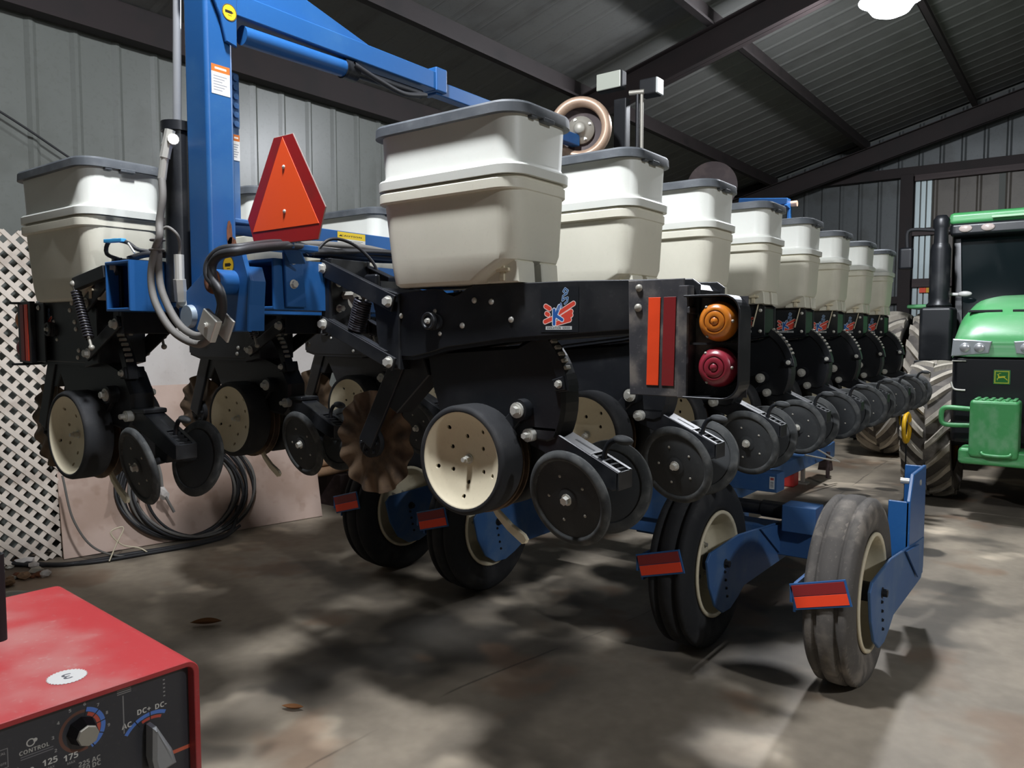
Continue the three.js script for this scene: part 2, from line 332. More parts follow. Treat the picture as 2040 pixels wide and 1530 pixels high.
// ------------------------------------------------------------------ lamps
M.glow = new THREE.MeshStandardMaterial({ color: 0xffffff, emissive: new THREE.Color(LAMP_COLOR), emissiveIntensity: 9, roughness: 0.6 });
M.shade = std(0x9a9c9e, 0.5, 0.2);
LAMPS.forEach(([x, y, z], i) => {
  const t = thing('pendant_lamp', ['bright round white lamp hanging over the rows of seed hoppers', 'bright round white lamp hanging above the green tractor', 'bright round white lamp hanging under the right roof slope'][i], 'lamp', [x, y - 0.16, z]);
  const yr = roofY(x) + 0.0;
  part(t, 'globe', latheY([[0, -0.12], [0.08, -0.115], [0.15, -0.085], [0.19, -0.03], [0.19, 0.01], [0.15, 0.06], [0.08, 0.085], [0.05, 0.09], [0, 0.09]], 32).translate(x, y, z), M.glow);
  part(t, 'socket', latheY([[0, 0.085], [0.055, 0.085], [0.055, 0.16], [0.03, 0.19], [0, 0.19]], 20).translate(x, y, z), M.blackDull);
  part(t, 'cord', rod(V(x, y + 0.18, z), V(x, yr, z), 0.008, 8), M.blackDull);
  part(t, 'shade', latheY([[0.05, 0.17], [0.12, 0.15], [0.2, 0.10], [0.255, 0.035], [0.262, 0.02], [0.258, 0.02], [0.25, 0.035], [0.196, 0.095], [0.118, 0.144], [0.05, 0.163], [0.05, 0.17]], 36).translate(x, y, z), M.shade);
  const L = new THREE.PointLight(LAMP_COLOR, LAMP_CD, 0, 2); L.position.set(0, 0.16, 0); L.castShadow = true; L.shadow.radius = 8; L.shadow.mapSize.set(1024, 1024);
  t.add(L);
});

// ------------------------------------------------------------------ seed hoppers
// drawn around the hopper's middle (x = 0, z = 0), y in world height for the long row
const HB = 1.765;
function makeHopper() {
  const t = thing('seed_hopper', '', 'hopper', [0, HB, 0], 'cream seed hoppers on the row units');
  const b = part(t, 'lower_bin', loft([
    { y: 1.765, x0: -0.245, x1: 0.15, hz: 0.132, r: 0.05 }, { y: 1.775, x0: -0.258, x1: 0.17, hz: 0.142, r: 0.055 },
    { y: 1.80, x0: -0.264, x1: 0.215, hz: 0.147, r: 0.06 }, { y: 1.838, x0: -0.27, x1: 0.29, hz: 0.151, r: 0.062 }, { y: 1.862, x0: -0.272, x1: 0.300, hz: 0.153, r: 0.064 },
    { y: 2.04, x0: -0.294, x1: 0.309, hz: 0.162, r: 0.07 }, { y: 2.098, x0: -0.298, x1: 0.311, hz: 0.164, r: 0.07 }], 7, 0.5), M.bin, { uv: 1.2 });
  // moulded flange along both long sides, wrapping round the corners
  part(t, 'flange', loft([{ y: 2.053, x0: -0.306, x1: 0.308, hz: 0.172, r: 0.07 }, { y: 2.058, x0: -0.312, x1: 0.313, hz: 0.1775, r: 0.075 }, { y: 2.086, x0: -0.312, x1: 0.313, hz: 0.1775, r: 0.075 }, { y: 2.09, x0: -0.308, x1: 0.309, hz: 0.174, r: 0.073 }], 7, 0.5), M.bin, { uv: 1.2 });
  // arched recess, foot and latch at the back of the bottom
  part(t, 'foot', [plateZ([[0.165, 1.765], [0.295, 1.765], [0.29, 1.83], [0.265, 1.852], [0.25, 1.85], [0.245, 1.836], [0.20, 1.835], [0.17, 1.80]], 0.02, 0.115, 0.004), plateZ([[0.165, 1.765], [0.295, 1.765], [0.29, 1.83], [0.265, 1.852], [0.20, 1.835], [0.17, 1.80]], -0.115, -0.02, 0.004)], M.bin, { uv: 1.2 });
  part(t, 'latch', [box(0.222, 0.242, 1.77, 1.835, 0.115, 0.122, 0.003), box(0.21, 0.262, 1.80, 1.812, 0.115, 0.126, 0.003)], M.rim);
  part(t, 'extension', loft([
    { y: 2.1, x0: -0.318, x1: 0.326, hz: 0.178, r: 0.082 }, { y: 2.128, x0: -0.319, x1: 0.327, hz: 0.179, r: 0.083 }, { y: 2.1345, x0: -0.314, x1: 0.322, hz: 0.174, r: 0.08 },
    { y: 2.138, x0: -0.302, x1: 0.311, hz: 0.163, r: 0.073 }, { y: 2.15, x0: -0.298, x1: 0.307, hz: 0.159, r: 0.07 }, { y: 2.305, x0: -0.306, x1: 0.313, hz: 0.165, r: 0.072 }], 8, 0.5), M.ext, { uv: 1.2 });
  const lid = part(t, 'lid', loft([
    { y: 2.286, x0: -0.331, x1: 0.332, hz: 0.1845, r: 0.088 }, { y: 2.315, x0: -0.3295, x1: 0.3305, hz: 0.183, r: 0.087 }, { y: 2.3225, x0: -0.325, x1: 0.326, hz: 0.178, r: 0.084 }, { y: 2.326, x0: -0.31, x1: 0.312, hz: 0.163, r: 0.075 }], 8, 0.5), M.lid, { uv: 1.5 });
  part(lid, 'catch', box(0.31, 0.334, 2.276, 2.292, -0.03, 0.03, 0.004), M.lid); part(lid, 'catch', box(0.30, 0.33, 2.278, 2.29, 0.06, 0.09, 0.003), M.lid);
  return t;
}

// ------------------------------------------------------------------ wheels of the row units (shared geometry)
function coulterGeo(R, waves, amp, thick, r0 = 0.02) {   // fluted disc, axis z
  const nu = waves * 8, nv = 8;
  const zf = (a, r) => amp * Math.sin(a * waves) * smooth(R * 0.45, R, r);
  const face = (s) => grid(nu, nv, (u, v) => { const a = (s > 0 ? u : 1 - u) * 2 * PI, r = r0 + (R - r0) * v; return [r * Math.cos(a), r * Math.sin(a), zf(a, r) + s * thick / 2]; });
  const edge = grid(nu, 1, (u, v) => { const a = u * 2 * PI; return [R * Math.cos(a), R * Math.sin(a), zf(a, R) + (0.5 - v) * thick]; });
  return [face(1), face(-1), edge];
}
const ev = new Evaluator(); ev.useGroups = false; ev.attributes = ['position', 'normal', 'uv'];
function gaugeRimGeo() {   // dished rim of pressed steel with two rings of holes, face towards +z, outer face near z = 0
  const prof = [[0.002, -0.050], [0.05, -0.050], [0.11, -0.036], [0.15, -0.014], [0.158, -0.004], [0.166, 0.0], [0.1685, -0.004], [0.1685, -0.03], [0.155, -0.03], [0.146, -0.026], [0.108, -0.044], [0.05, -0.058], [0.002, -0.058], [0.002, -0.050]].reverse();
  let b = new Brush(latheZ(prof, 56)); b.updateMatrixWorld();
  const holes = [];
  for (let i = 0; i < 6; i++) holes.push([0.078, i * PI / 3 + 0.55]);
  for (let i = 0; i < 5; i++) holes.push([0.126, i * 2 * PI / 5 + 0.9]);
  for (const [r, a] of holes) { const c = new Brush(new THREE.CylinderGeometry(0.0078, 0.0078, 0.12, 10).rotateX(PI / 2).translate(r * Math.cos(a), r * Math.sin(a), -0.04)); c.updateMatrixWorld(); b = ev.evaluate(b, c, SUBTRACTION); }
  return b.geometry;
}
const GRIM = norm(gaugeRimGeo());
const GTYRE = latheZ([[0.163, 0.0], [0.172, 0.0025], [0.181, -0.002], [0.1855, -0.012], [0.1865, -0.05], [0.186, -0.095], [0.181, -0.11], [0.17, -0.116], [0.14, -0.116], [0.14, -0.03], [0.163, -0.03], [0.163, 0.0]].reverse(), 56);
const CLOSE = [latheZ([[0, 0.006], [0.03, 0.006], [0.034, 0.0], [0.116, 0.003], [0.116, -0.016], [0.03, -0.018], [0, -0.018]].reverse(), 48)];
const CLOSER = latheZ([[0.114, 0.0], [0.118, 0.007], [0.124, 0.010], [0.134, 0.0085], [0.142, 0.002], [0.145, -0.005], [0.141, -0.013], [0.13, -0.018], [0.116, -0.02], [0.112, -0.018], [0.114, 0.0]].reverse(), 48);

// ------------------------------------------------------------------ row units
// drawn around the row's middle (x = 0 under the hopper, z = 0), y in world height; near side is +z
const RB = 0.966;
const decal = canvasTex(256, 256, (c, w, h) => {
  c.fillStyle = '#1a1d21'; c.fillRect(0, 0, w, h);
  const stroke = (pts, lw, col) => { c.strokeStyle = col; c.lineWidth = lw; c.lineCap = 'round'; c.lineJoin = 'round'; c.beginPath(); pts.forEach(([x, y], i) => (i ? c.lineTo(x, y) : c.moveTo(x, y))); c.stroke(); };
  const reds = [[[34, 108], [60, 122]], [[30, 196], [110, 168]], [[120, 150], [222, 96]], [[150, 168], [206, 140]], [[150, 190], [206, 160]], [[110, 206], [196, 186]], [[40, 150], [52, 156]]];
  for (const r of reds) stroke(r, 32, '#f3d3cb'); for (const r of reds) stroke(r, 23, '#dd4b3a');
  const K = [[[92, 130], [92, 210]], [[96, 172], [128, 110]], [[100, 160], [146, 186]]];
  for (const k of K) stroke(k, 28, '#dfe6ee'); for (const k of K) stroke(k, 18, '#2b5ea8');
  const e = [[168, 38], [154, 26], [166, 10], [184, 22], [176, 40], [152, 52], [148, 78], [166, 66], [184, 62], [180, 84], [164, 96]];
  stroke(e, 12, '#b7cbe2'); stroke(e, 6, '#24507f');
  stroke([[120, 128], [138, 92], [146, 120]], 9, '#aebfd8'); stroke([[120, 128], [138, 92], [146, 120]], 4, '#2b4f8c');
  c.fillStyle = '#c9ccca'; c.fillRect(34, 222, 178, 20); c.fillStyle = '#1a1d21'; c.font = 'bold 17px sans-serif'; c.textAlign = 'center'; c.textBaseline = 'middle'; c.fillText('EVOLUTION  SERIES', 123, 233, 170);
});
M.decal = std(0xffffff, 0.4, 0, { map: decal });
function decalPlane(x0, x1, y0, y1, z) { return new THREE.PlaneGeometry(x1 - x0, y1 - y0).translate((x0 + x1) / 2, (y0 + y1) / 2, z); }
function springGeo(a, b, R, r, turns) {
  const d = b.clone().sub(a), L = d.length(), pts = []; const n = turns * 10;
  Q.setFromUnitVectors(V(0, 1, 0), d.clone().normalize());
  for (let i = 0; i <= n; i++) { const t = i / n, w = t * turns * 2 * PI; pts.push(V(R * Math.cos(w), t * L, R * Math.sin(w)).applyQuaternion(Q).add(a)); }
  return new THREE.TubeGeometry(new THREE.CatmullRomCurve3(pts), n, r, 5);
}
function gaugeWheel(t, x, y, z, side) {   // side +1: face to +z
  const g = new THREE.Group(); g.name = 'gauge_wheel'; t.add(g); const b = bases.get(t); g.position.set(x - b[0], y - b[1], z - b[2]); if (side < 0) g.rotation.y = PI;
  bases.set(g, [0, 0, 0]);
  part(g, 'rim', GRIM, M.rim); part(g, 'tyre', GTYRE, M.rubber, { uv: 2 });
  part(g, 'centre_bolt', [...boltZ(0, 0, -0.05, 0.013, 0.02), rod(V(0, 0, -0.04), V(0, 0, -0.015), 0.008, 10)], M.zinc);
  return g;
}
function closingWheel(t, x, y, z, side) {
  const g = new THREE.Group(); g.name = 'closing_wheel'; t.add(g); const b = bases.get(t); g.position.set(x - b[0], y - b[1], z - b[2]);
  g.rotation.set(side * 0.20, (side < 0 ? PI : 0) + side * -0.10, 0, 'YXZ'); if (side < 0) g.rotation.set(-0.20 * side, PI + 0.10, 0, 'YXZ'); bases.set(g, [0, 0, 0]);
  part(g, 'disc', CLOSE.map((q) => q.clone().scale(1.07, 1.07, 1)), M.closing, { uv: 2 }); part(g, 'rubber_ring', CLOSER.clone().scale(1.07, 1.07, 1), M.closingRim, { uv: 2 });
  part(g, 'centre_bolt', boltZ(0, 0, 0.006, 0.014, 0.016), M.zinc);
  part(g, 'rivet', [0, 1, 2, 3, 4].flatMap((i) => [domeZ(0.075 * Math.cos(i * 1.2566 + 0.6), 0.075 * Math.sin(i * 1.2566 + 0.6), 0.0005, 0.0055)]), M.zincDull);
  return g;
}
function makeRowUnit(kind) {
  const push = kind === 'push', first = kind === 'first';
  const t = thing('row_unit', '', 'planter row unit', [0, RB, 0], push ? 'row units pushed ahead of the toolbar' : 'row units trailing the toolbar');
  const Z = 0.09;
  const fp = push
    ? [[-0.40, 1.735], [-0.37, 1.74], [-0.14, 1.752], [-0.1, 1.757], [0.13, 1.76], [0.19, 1.72], [0.24, 1.60], [0.24, 1.50], [0.1, 1.478], [-0.30, 1.478], [-0.40, 1.50]]
    : !first ? [[-0.268, 1.749], [-0.09, 1.757], [-0.055, 1.752], [-0.028, 1.735], [-0.002, 1.728], [0.025, 1.735], [0.055, 1.752], [0.09, 1.764], [0.27, 1.764], [0.29, 1.752], [0.29, 1.595], [0.235, 1.585], [-0.04, 1.553], [-0.11, 1.535], [-0.2, 1.518], [-0.262, 1.518]]
    : [[-0.268, 1.749], [-0.09, 1.757], [-0.055, 1.752], [-0.028, 1.735], [-0.002, 1.728], [0.025, 1.735], [0.055, 1.752], [0.09, 1.764], [0.5, 1.762], [0.872, 1.752], [0.895, 1.735], [0.895, 1.655], [0.68, 1.612], [0.235, 1.585], [-0.04, 1.553], [-0.11, 1.535], [-0.2, 1.518], [-0.262, 1.518]];
  const frame = part(t, 'frame', [plateZ([...fp].reverse(), Z - 0.008, Z, 0.0025), plateZ([...fp].reverse(), -Z, -Z + 0.008, 0.0025), plateZ([...fp].reverse().map(([x, y]) => [x * 0.985, y - 0.012]), -Z + 0.004, Z - 0.004, 0)], M.blackPaint, { uv: 1.3 });
  const bp = push ? [[-0.29, 1.70], [-0.02, 1.70], [0.0, 1.73], [0.02, 1.65], [0.03, 1.62], [0.05, 1.53], [0.11, 1.525], [0.04, 1.50], [0.2, 1.66]] : first ? [[0.092, 1.712], [0.165, 1.706], [0.038, 1.628], [0.247, 1.646], [-0.255, 1.665]] : [[0.06, 1.712], [0.265, 1.73], [0.038, 1.628], [0.265, 1.615]];
  for (const [x, y] of bp) part(frame, 'bolt', domeZ(x, y, Z, 0.0105), M.zinc);
  if (push) part(frame, 'decal', decalPlane(-0.30, -0.185, 1.60, 1.715, Z + 0.0012), M.decal, { label: 'red and blue brush-stroke sticker' });
  else if (!first) part(frame, 'decal', decalPlane(0.10, 0.24, 1.60, 1.74, Z + 0.0012), M.decal, { label: 'red and blue brush-stroke sticker' });
  else part(frame, 'decal', decalPlane(0.365, 0.505, 1.605, 1.745, Z + 0.0012), M.decal, { label: 'red and blue brush-stroke sticker reading EVOLUTION SERIES' });
  if (kind === 'rear') part(t, 'latch_strap', bar(V(0.262, 1.79, 0.10), V(0.225, 1.64, 0.098), 0.004, 0.012, 0.001), M.rim, { label: 'thin cream latch strap' });
  // depth adjuster knob
  const kx = push ? -0.19 : -0.1, ky = push ? 1.62 : 1.645;
  const knob = part(t, 'adjuster', [new THREE.CylinderGeometry(0.03, 0.033, 0.022, 18).rotateX(PI / 2).translate(kx, ky, Z + 0.011), new THREE.TorusGeometry(0.026, 0.006, 6, 18).translate(kx, ky, Z + 0.022), new THREE.CylinderGeometry(0.028, 0.028, 0.012, 14).rotateX(PI / 2).translate(kx + 0.02, ky - 0.004, Z + 0.006)], M.blackPaint, { uv: 2 });
  part(knob, 'bolt', [...boltZ(kx, ky, Z + 0.022, 0.008, 0.01), domeZ(kx + 0.012, ky + 0.034, Z, 0.008), domeZ(kx + 0.035, ky - 0.045, Z, 0.008)], M.zinc);
  // parallel arms between toolbar and frame
  const ax0 = push ? 0.425 : -0.655, ax1 = push ? 0.19 : -0.292;   // toolbar end, frame end
  const yu0 = 1.855, yu1 = push ? 1.725 : 1.717, yl0 = 1.638, yl1 = push ? 1.52 : 1.497;
  for (const s of [1, -1]) for (const [ya, yb, nm] of [[yu0, yu1, 'upper_arm'], [yl0, yl1, 'lower_arm']]) {
    const d = Math.hypot(ax1 - ax0, yb - ya), a = V(ax0, ya, s * 0.112), b = V(ax1, yb, s * 0.112), e = b.clone().sub(a).multiplyScalar(0.025 / d);
    const arm = part(t, nm, [bar(a.clone().sub(e), b.clone().add(e), 0.012, nm === 'upper_arm' ? 0.062 : 0.05, 0.003), bar(a.clone().add(e).add(V(0, 0.028, -s * 0.012)), b.clone().sub(e).add(V(0, 0.028, -s * 0.012)), 0.03, 0.006, 0.002)], M.blackPaint, { uv: 1.5 });
    for (const q of [a, b]) part(arm, 'pivot_bolt', boltZ(q.x, q.y, s * 0.118, 0.016, 0.016, s), M.zinc);
  }
  // head plate on the frame and mount bracket on the toolbar
  const hx = push ? 0.19 : -0.30;
  part(t, 'head_plate', [plateZ((push ? [[0.12, 1.46], [0.24, 1.48], [0.24, 1.70], [0.2, 1.75], [0.12, 1.75]] : [[-0.345, 1.47], [-0.255, 1.47], [-0.255, 1.745], [-0.345, 1.77], [-0.39, 1.75], [-0.375, 1.6]]), -0.1, 0.1, 0.004)], M.blackPaint, { uv: 1.5 });
  const mx = push ? 0.42 : -0.655;
  const mb = part(t, 'mount_bracket', [box(mx - 0.014 + (push ? -0.02 : 0.0), mx + 0.014 + (push ? 0 : 0.012), 1.60, 1.895, -0.106, 0.106, 0.004), box(mx - 0.028, mx + 0.03, 1.60, 1.895, 0.092, 0.104, 0.003), box(mx - 0.028, mx + 0.03, 1.60, 1.895, -0.104, -0.092, 0.003)], M.blackPaint, { uv: 1.5 });
  part(mb, 'bolt', [[1.80, 0.06], [1.70, 0.06], [1.80, -0.06], [1.70, -0.06]].flatMap(([y, z]) => boltX(mx + (push ? -0.034 : 0.026), y, z, 0.012, 0.022, push ? -1 : 1)), M.zinc);
  const sub = push ? -1 : 1;
  part(t, 'turnbuckle', [creased(new THREE.CylinderGeometry(0.017, 0.017, 0.075, 6).rotateZ(PI / 2).translate(push ? 0.35 : -0.60, 1.752, 0.03), 0.3), new THREE.CylinderGeometry(0.038, 0.038, 0.012, 16).rotateX(PI / 2).rotateY(0.5).translate(push ? 0.32 : -0.565, 1.73, 0.02)], M.zincDull);
  // down-pressure springs: two, inside a frame, from upper arm down to lower arm
  for (const s of [1, -1]) {
    const a = push ? V(0.185, 1.80, s * 0.16) : V(-0.455, 1.745, s * 0.085), b = push ? V(0.295, 1.545, s * 0.15) : V(-0.51, 1.59, s * 0.085), R = push ? 0.017 : 0.031;
    const sp = part(t, 'spring', [springGeo(a.clone().lerp(b, 0.12), a.clone().lerp(b, 0.85), R, push ? 0.0042 : 0.0055, push ? 17 : 13)], M.spring);
    part(sp, 'spring_hook', [rod(a, b, 0.006, 8), new THREE.SphereGeometry(0.015, 10, 8).translate(a.x, a.y, a.z), new THREE.SphereGeometry(0.012, 10, 8).translate(b.x, b.y, b.z)], M.zincDull);
  }
  if (!push) part(t, 'spring_guide', [plateZ([[-0.47, 1.80], [-0.405, 1.80], [-0.395, 1.70], [-0.44, 1.69]], -0.05, 0.05, 0.004), box(-0.47, -0.40, 1.765, 1.825, 0.05, 0.075, 0.01), box(-0.47, -0.40, 1.765, 1.825, -0.075, -0.05, 0.01)], M.blackPaint, { uv: 2 });
  else part(t, 'spring_guide', [bar(V(0.42, 1.84, 0.14), V(0.18, 1.80, 0.15), 0.03, 0.05), bar(V(0.42, 1.84, -0.14), V(0.18, 1.80, -0.15), 0.03, 0.05), rod(V(0.18, 1.80, -0.16), V(0.18, 1.80, 0.16), 0.014, 10)], M.blackPaint, { uv: 2 });
  // lower body: shank, disc guard with notched depth quadrant
  const lower = push
    ? [[-0.28, 1.49], [0.20, 1.49], [0.34, 1.45], [0.40, 1.36], [0.40, 1.24], [0.36, 1.20], [0.20, 1.22], [0.10, 1.16], [-0.02, 1.14], [-0.12, 1.22], [-0.2, 1.36]]
    : [[-0.17, 1.535], [0.24, 1.562], ...arcPts(0.165, 1.385, 0.262, 0.95, -0.5, 12), [0.36, 1.245], [0.30, 1.25], [0.22, 1.26], [0.12, 1.20], [0.08, 1.15], [0.02, 1.16], [-0.06, 1.22], [-0.11, 1.32], [-0.15, 1.42]];
  part(t, 'opener_body', [plateZ([...lower].reverse(), -0.05, 0.05, 0.012)], M.blackPaint, { uv: 1.3 });
  const QX = push ? 0.11 : 0.165;
  const qd = part(t, 'depth_quadrant', [plateZ([...arcPts(QX, 1.385, 0.285, 1.02, 0.12, 14), ...arcPts(QX, 1.385, 0.245, 0.12, 1.02, 14)].reverse(), 0.012, 0.056, 0.003), plateZ([...arcPts(QX, 1.385, 0.278, 0.3, 0.14, 4), ...arcPts(QX, 1.385, 0.235, 0.14, 0.3, 4)].reverse(), -0.02, 0.066, 0.003)], M.blackPaint, { uv: 2, label: 'curved notched depth-setting plate' });
  part(qd, 'notch', Array.from({ length: 8 }, (_, i) => { const a = 0.98 - i * 0.085; return box(-0.007, 0.007, -0.006, 0.006, -0.014, 0.014, 0.002).rotateZ(a).translate(QX + 0.286 * Math.cos(a), 1.385 + 0.286 * Math.sin(a), 0.04); }), M.zincDull);
  part(qd, 'stop_bolt', boltZ(QX + 0.258 * Math.cos(0.22), 1.385 + 0.258 * Math.sin(0.22), 0.066, 0.010, 0.01), M.zinc);
  part(t, 'depth_lever', [bar(V(0.225, 1.565, 0.0), V(0.225, 1.61, 0.0), 0.01, 0.012), bar(V(0.225, 1.608, 0.0), V(0.315, 1.598, 0.0), 0.018, 0.012)], M.zincDull);
  // gauge wheels, their arms and pivots
  const gx = push ? 0.075 : 0.088, gy = 1.178;
  gaugeWheel(t, gx, gy, 0.165, 1); gaugeWheel(t, gx, gy, -0.165, -1);
  for (const s of [1, -1]) {
    const arm = part(t, 'gauge_wheel_arm', [bar(V(0.272, 1.352, s * 0.06), V(gx, gy, s * 0.055), 0.022, 0.05, 0.005), new THREE.CylinderGeometry(0.036, 0.036, 0.05, 18).rotateX(PI / 2).translate(0.272, 1.352, s * 0.065)], M.blackPaint, { uv: 2 });
    part(arm, 'pivot_bolt', [new THREE.CylinderGeometry(0.026, 0.026, 0.006, 18).rotateX(PI / 2).translate(0.272, 1.352, s * 0.093), ...boltZ(0.272, 1.352, s * 0.096, 0.014, 0.016, s)], M.zinc);
    part(t, 'opener_disc', [latheZ([[0, -0.0015], [0.185, -0.0015], [0.19, 0], [0.185, 0.0015], [0, 0.0015]].reverse(), 40).rotateY(s * 0.07).translate(gx - 0.03, 1.165, s * 0.028)], M.coulter, { uv: 2 });
  }
  // seed tube guard strap hanging below
  part(t, 'seed_firmer', plateZ([[0.06, 1.045], [0.072, 1.05], [0.13, 0.985], [0.185, 0.945], [0.24, 0.918], [0.252, 0.902], [0.244, 0.888], [0.228, 0.884], [0.165, 0.922], [0.115, 0.965]].reverse(), -0.008, 0.008, 0.003), M.rim, { label: 'pale plastic seed firmer tail' });
  // coulter ahead of the openers
  const cx = push ? -0.44 : -0.50;
  const cou = part(t, 'fluted_coulter', coulterGeo(0.205, 13, 0.012, 0.004).map((g) => g.translate(cx, 1.173, 0)), M.coulter, { uv: 2 });
  part(cou, 'hub', [new THREE.CylinderGeometry(0.06, 0.06, 0.05, 20).rotateX(PI / 2).translate(cx, 1.173, 0), ...[0, 1, 2, 3, 4, 5].flatMap((i) => boltZ(cx + 0.042 * Math.cos(i * PI / 3), 1.173 + 0.042 * Math.sin(i * PI / 3), 0.025, 0.007, 0.008))], M.blackDull);
  part(t, 'coulter_arm', [bar(V(cx, 1.173, 0.045), V(push ? -0.3 : -0.31, 1.50, 0.045), 0.016, 0.075, 0.004), bar(V(cx, 1.173, -0.045), V(push ? -0.3 : -0.31, 1.50, -0.045), 0.016, 0.075, 0.004), plateZ(push ? [[-0.42, 1.36], [-0.28, 1.36], [-0.18, 1.5], [-0.36, 1.5]] : [[-0.44, 1.36], [-0.33, 1.30], [-0.16, 1.45], [-0.2, 1.54], [-0.34, 1.54]], -0.045, 0.045, 0.004)], M.blackPaint, { uv: 1.5 });
  // closing wheels on their arm
  const ox = push ? 0.09 : 0;
  const carm = part(t, 'closing_arm', [plateZ([[0.29 + ox, 1.235], [0.60 + ox, 1.118], [0.62 + ox, 1.125], [0.622 + ox, 1.178], [0.38 + ox, 1.288], [0.30 + ox, 1.30], [0.27 + ox, 1.27]], 0.036, 0.044, 0.003), plateZ([[0.29 + ox, 1.235], [0.60 + ox, 1.118], [0.62 + ox, 1.125], [0.622 + ox, 1.178], [0.38 + ox, 1.288], [0.30 + ox, 1.30], [0.27 + ox, 1.27]], -0.044, -0.036, 0.003),
    bar(V(0.372 + ox, 1.287, 0), V(0.52 + ox, 1.221, 0), 0.086, 0.008, 0.003), bar(V(0.52 + ox, 1.221, 0.034), V(0.62 + ox, 1.175, 0.034), 0.018, 0.008, 0.002), bar(V(0.52 + ox, 1.221, -0.034), V(0.62 + ox, 1.175, -0.034), 0.018, 0.008, 0.002), box(0.612 + ox, 0.622 + ox, 1.12, 1.178, -0.044, 0.044, 0.003), box(0.30 + ox, 0.40 + ox, 1.282, 1.302, -0.05, 0.05, 0.006)], M.blackPaint, { uv: 2 });
  part(carm, 'slot', [bar(V(0.44 + ox, 1.2595, 0.0), V(0.51 + ox, 1.2285, 0.0), 0.012, 0.004, 0.001), ...[0, 1, 2, 3].map((i) => box(-0.008, 0.008, -0.008, 0.006, -0.026, 0.026, 0.002).translate(0.53 + ox + i * 0.024, 1.212 - i * 0.011, 0))], M.blackDull);
  part(carm, 'pivot_bolt', [new THREE.CylinderGeometry(0.022, 0.022, 0.03, 16).rotateX(PI / 2).translate(0.30 + ox, 1.27, 0.058), ...boltZ(0.30 + ox, 1.27, 0.073, 0.011, 0.02)], M.zinc);
  const hd = part(t, 'pressure_handle', [hose([[0.545 + ox, 1.205, 0], [0.55 + ox, 1.235, 0], [0.567 + ox, 1.262, 0], [0.595 + ox, 1.274, 0]], 0.009, 14, 8)], M.blackPaint);
  part(hd, 'grip', [new THREE.SphereGeometry(0.018, 14, 10).scale(2.0, 0.85, 1.0).rotateZ(-0.1).translate(0.612 + ox, 1.272, 0)], M.closing);
  part(t, 'closing_axle', [rod(V(0.49 + ox, 1.096, 0.12), V(0.49 + ox, 1.11, 0), 0.014), rod(V(0.49 + ox, 1.096, -0.12), V(0.49 + ox, 1.11, 0), 0.014), plateZ([[0.45 + ox, 1.10], [0.53 + ox, 1.10], [0.56 + ox, 1.16], [0.45 + ox, 1.20]], -0.035, 0.035, 0.003)], M.blackDull);
  closingWheel(t, 0.492 + ox, 1.094, 0.125, 1); closingWheel(t, 0.492 + ox, 1.094, -0.125, -1);
  return t;
}

const X_R = -1.765, Z_R = -2.10, X_L = -3.48, Z_L = -1.60, STEP = 0.762, DY_L = 0.0;
const unitF = makeRowUnit('first'), unitR = makeRowUnit('rear'), unitL = makeRowUnit('push'), hop = makeHopper();
for (let k = 0; k < 8; k++) {
  const z = Z_R - k * STEP;
  const ul = `black trailing row unit on closing wheels, ${ORD[k]} from the amber and red lamp panel`, hl = `cream hopper with grey lid, ${ORD[k]} of the long row from the lamp panel`;
  if (k === 0) { unitF.position.set(X_R, RB, z); unitF.userData.label = ul; hop.position.set(X_R, HB, z); hop.userData.label = hl; }
  else { if (k === 1) { unitR.position.set(X_R, RB, z); unitR.userData.label = ul; } else dup(unitR, [X_R, RB, z], ul); dup(hop, [X_R, HB, z], hl); }
}
for (let k = 0; k < 8; k++) {
  const z = Z_L - k * STEP;
  const ul = `black row unit pushed ahead of the toolbar, ${ORD[k]} from the lattice`, hl = `cream hopper with grey lid on the lattice side, ${ORD[k]} from the blue marker post`;
  if (k === 0) { unitL.position.set(X_L, RB, z); unitL.userData.label = ul; } else dup(unitL, [X_L, RB, z], ul);
  dup(hop, [X_L, HB - 0.028, z], hl);
}

// ------------------------------------------------------------------ planter frame: toolbars, carriage, tongue
const FR = thing('planter_frame', 'blue planter frame with twin toolbars, low wheel arms and long tongue', 'planter frame', [-2.33, 0, -4.6]);
function tubeZ(x0, x1, y0, y1, z0, z1, th = 0.012) {   // open square tube along z (z0 near end)
  const o = [[x0, y0], [x1, y0], [x1, y1], [x0, y1]], i = [[x0 + th, y0 + th], [x0 + th, y1 - th], [x1 - th, y1 - th], [x1 - th, y0 + th]];
  return plateZ(o, z1, z0, 0.003, [i]);
}
part(FR, 'toolbar', tubeZ(-3.056, -2.87, 1.686, 1.875, -1.45, -8.2), M.blue, { uv: 1 });
part(FR, 'toolbar', tubeZ(-2.604, -2.42, 1.690, 1.878, -1.755, -8.2), M.blue, { uv: 1 });
for (const z of [-2.6, -4.6, -6.6]) part(FR, 'cross_member', box(-2.88, -2.6, 1.71, 1.85, z - 0.08, z + 0.08), M.blue, { uv: 1 });
part(FR, 'centre_post', box(-2.82, -2.64, 0.62, 1.75, -4.75, -4.5, 0.01), M.blue, { uv: 1 });
part(FR, 'u_bolt', [hose([[-3.06, 1.66, -1.72], [-2.86, 1.66, -1.72], [-2.845, 1.68, -1.72], [-2.845, 1.86, -1.72], [-2.86, 1.885, -1.72], [-3.06, 1.885, -1.72]], 0.008, 30)], M.zincDull);
part(FR, 'hopper_rail', box(-2.665, -2.645, 1.985, 2.048, -7.4, -2.0, 0.003), M.blue, { uv: 1 });
for (const z of [-2.2, -3.9, -5.6, -7.2]) part(FR, 'rail_stay', box(-2.665, -2.648, 1.86, 2.0, z - 0.03, z + 0.03), M.blue, { uv: 1 });
